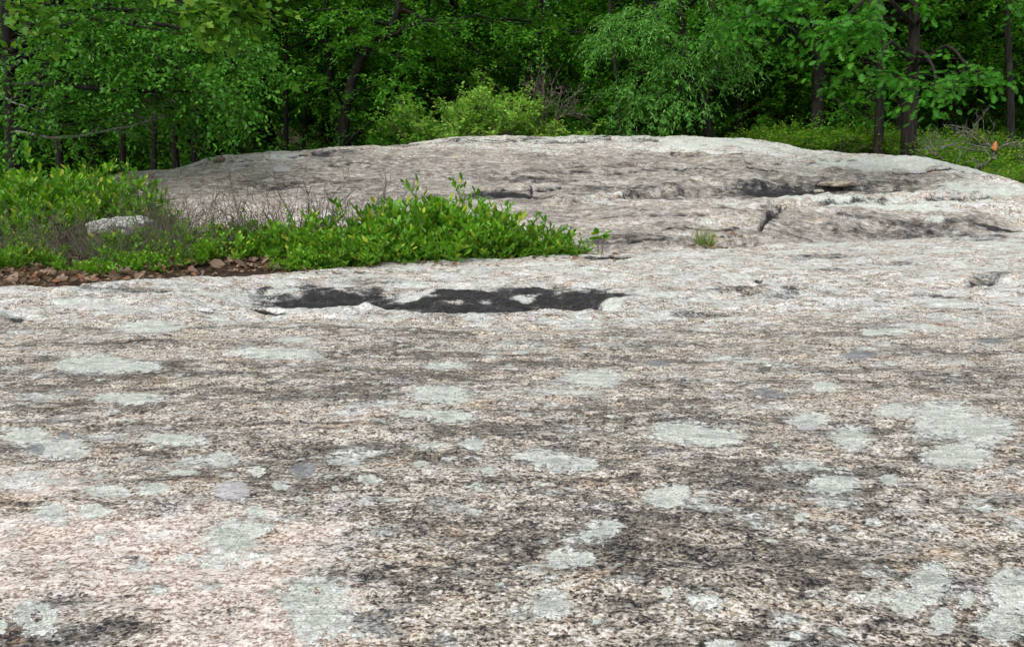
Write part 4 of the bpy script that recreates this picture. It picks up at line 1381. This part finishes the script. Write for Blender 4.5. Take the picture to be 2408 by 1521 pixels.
dead_tangle('bare_shrub', 'bare grey brown shrub without leaves on the crest right of the flowering shrubs', 702, ds_,
            [([(1278, 322, 12.7), (1275, 270, 12.7), (1280, 200, 12.7)], .012), ([(1270, 322, 12.7), (1250, 270, 12.6), (1225, 245, 12.5)], .010),
             ([(1285, 322, 12.7), (1310, 270, 12.7), (1330, 240, 12.7)], .010), ([(1278, 300, 12.7), (1290, 250, 12.6), (1310, 205, 12.6)], .009),
             ([(1270, 300, 12.7), (1255, 250, 12.6), (1255, 210, 12.6)], .009), ([(1285, 300, 12.7), (1330, 270, 12.7), (1390, 258, 12.7)], .008),
             ([(1275, 310, 12.7), (1240, 285, 12.6), (1210, 275, 12.6)], .008)], 12, TWIG_G)

# ------------------------------------------------------------------ dead leaves and litter
rg = np.random.default_rng(800)
dl = []
for k in range(4):
    tv, tf = [L_OAK, L_OAK, L_MAPLE, L_OVAL][k]
    V = tv.copy()
    V[:, 0] -= .5
    V[:, 2] = np.abs(V[:, 1]) * rg.uniform(.3, 1.0) + rg.uniform(.2, .8) * V[:, 0] ** 2 + rg.normal(0, .05, len(V))
    V *= np.array((.11, .075, .075))
    dl.append(mesh_np('dead_leaf', V, [np.array([f]) for f in tf]))
    dl[-1].materials.append(LEAF_D)
spots = [(60, 628), (95, 640), (130, 622), (160, 646), (185, 630), (210, 618), (232, 640), (260, 630), (300, 618), (330, 640), (370, 636), (395, 628), (415, 634), (440, 628), (455, 636), (30, 645), (5, 650), (145, 655), (270, 648), (360, 626),
         (480, 625), (510, 618), (545, 628), (625, 622), (655, 618), (685, 620), (110, 610), (15, 630), (200, 652), (420, 622), (240, 612), (320, 628), (75, 655), (600, 630), (290, 640)]
spots += [(rg.uniform(0, 640), rg.uniform(612, 655)) for _ in range(45)]
for i, (u, v) in enumerate(spots):
    Y = 5.0 + (655 - v) * .012 + u * .0009 + rg.uniform(-.05, .1)
    x = at(u, v, Y)[0]
    o = obj('dead_leaf', dl[i % 4], None, None, (x, Y, float(floor_z(x, Y)) + .025))
    s = rg.uniform(.6, 1.05)
    o.scale = (s, s, s)
    o.rotation_euler = (rg.normal(.5, .5), rg.normal(0, .4), rg.uniform(0, 6.28))
    tag(o, 'curled brown dead leaf lying on the litter in front of the bushes', 'dead leaf', 'dead leaves in front of the bushes')
n = 6500
u_, Yl = rg.uniform(-250, 1000, n), rg.uniform(4.75, 6.6, n)
xl = (u_ - 1204) / 1880 * Yl
zl = floor_z(xl, Yl)
ok = Yl > np.interp(xl / Yl, C_T, C_Y) + .06
P = np.stack([xl, Yl, zl + rg.uniform(.0, .03, n)], -1)[ok]
ex = []
for (u, v, k, sx) in ((1665, 583, 60, .16), (1740, 560, 50, .18), (1410, 598, 30, .12), (1150, 730, 25, .5), (1330, 606, 40, .3), (700, 640, 90, .5), (950, 622, 70, .5)):
    p = hit(u, v, ZD)
    for _ in range(k):
        x, y = p[0] + rg.normal(0, sx), p[1] + rg.normal(0, .05)
        ex.append((x, y, rock_z(x, y) + .006))
P = np.concatenate((P, np.array(ex)))
m = len(P)
D = np.stack([rg.normal(0, 1, m), rg.normal(0, 1, m), rg.normal(0, .25, m)], -1)
Nn = np.array((0, 0, 1.)) + rg.normal(0, .6, (m, 3))
nd_ = rg.random(m) < .5
L = np.where(nd_, rg.uniform(.06, .11, m), rg.uniform(.03, .07, m))
W = np.where(nd_, .003, L * .55)
lt = obj('leaf_litter', leaves('leaf_litter', P, D, Nn, L, W, L_OVAL), LEAF_D)
lt['kind'] = 'stuff'
tag(lt, 'brown leaf and needle litter on the soil in front of the bushes', 'leaf litter')

# ------------------------------------------------------------------ green undergrowth on the floor of the wood
rg = np.random.default_rng(900)
n = 7200
Yu = np.exp(rg.uniform(math.log(10.6), math.log(62), n))
Xu = rg.uniform(-1.05, 1.05, n) * Yu
ok = (Yu > 13.6) | (Xu / Yu > .74)
Xu, Yu = Xu[ok], Yu[ok]
n = len(Xu)
m = 13
B = np.stack([Xu, Yu, floor_z(Xu, Yu) + rg.uniform(.02, .55, n) * (.6 + .5 * fbm(Xu * .4, Yu * .4, 2, 903))], -1)
P = np.repeat(B, m, 0) + rg.normal(0, 1, (n * m, 3)) * np.array((.16, .16, .10))
D = rg.normal(0, 1, (n * m, 3)) * np.array((1, 1, .4))
Nn = np.array((0, 0, 1.)) + rg.normal(0, .5, (n * m, 3))
L = rg.uniform(.05, .10, n * m) * np.repeat(np.maximum(1, Yu / 24), m)
un = obj('undergrowth', leaves('undergrowth', P, D, Nn, L, L * .5, L_DIA), LEAF)
un['kind'] = 'stuff'
tag(un, 'low green undergrowth covering the floor of the wood', 'undergrowth')
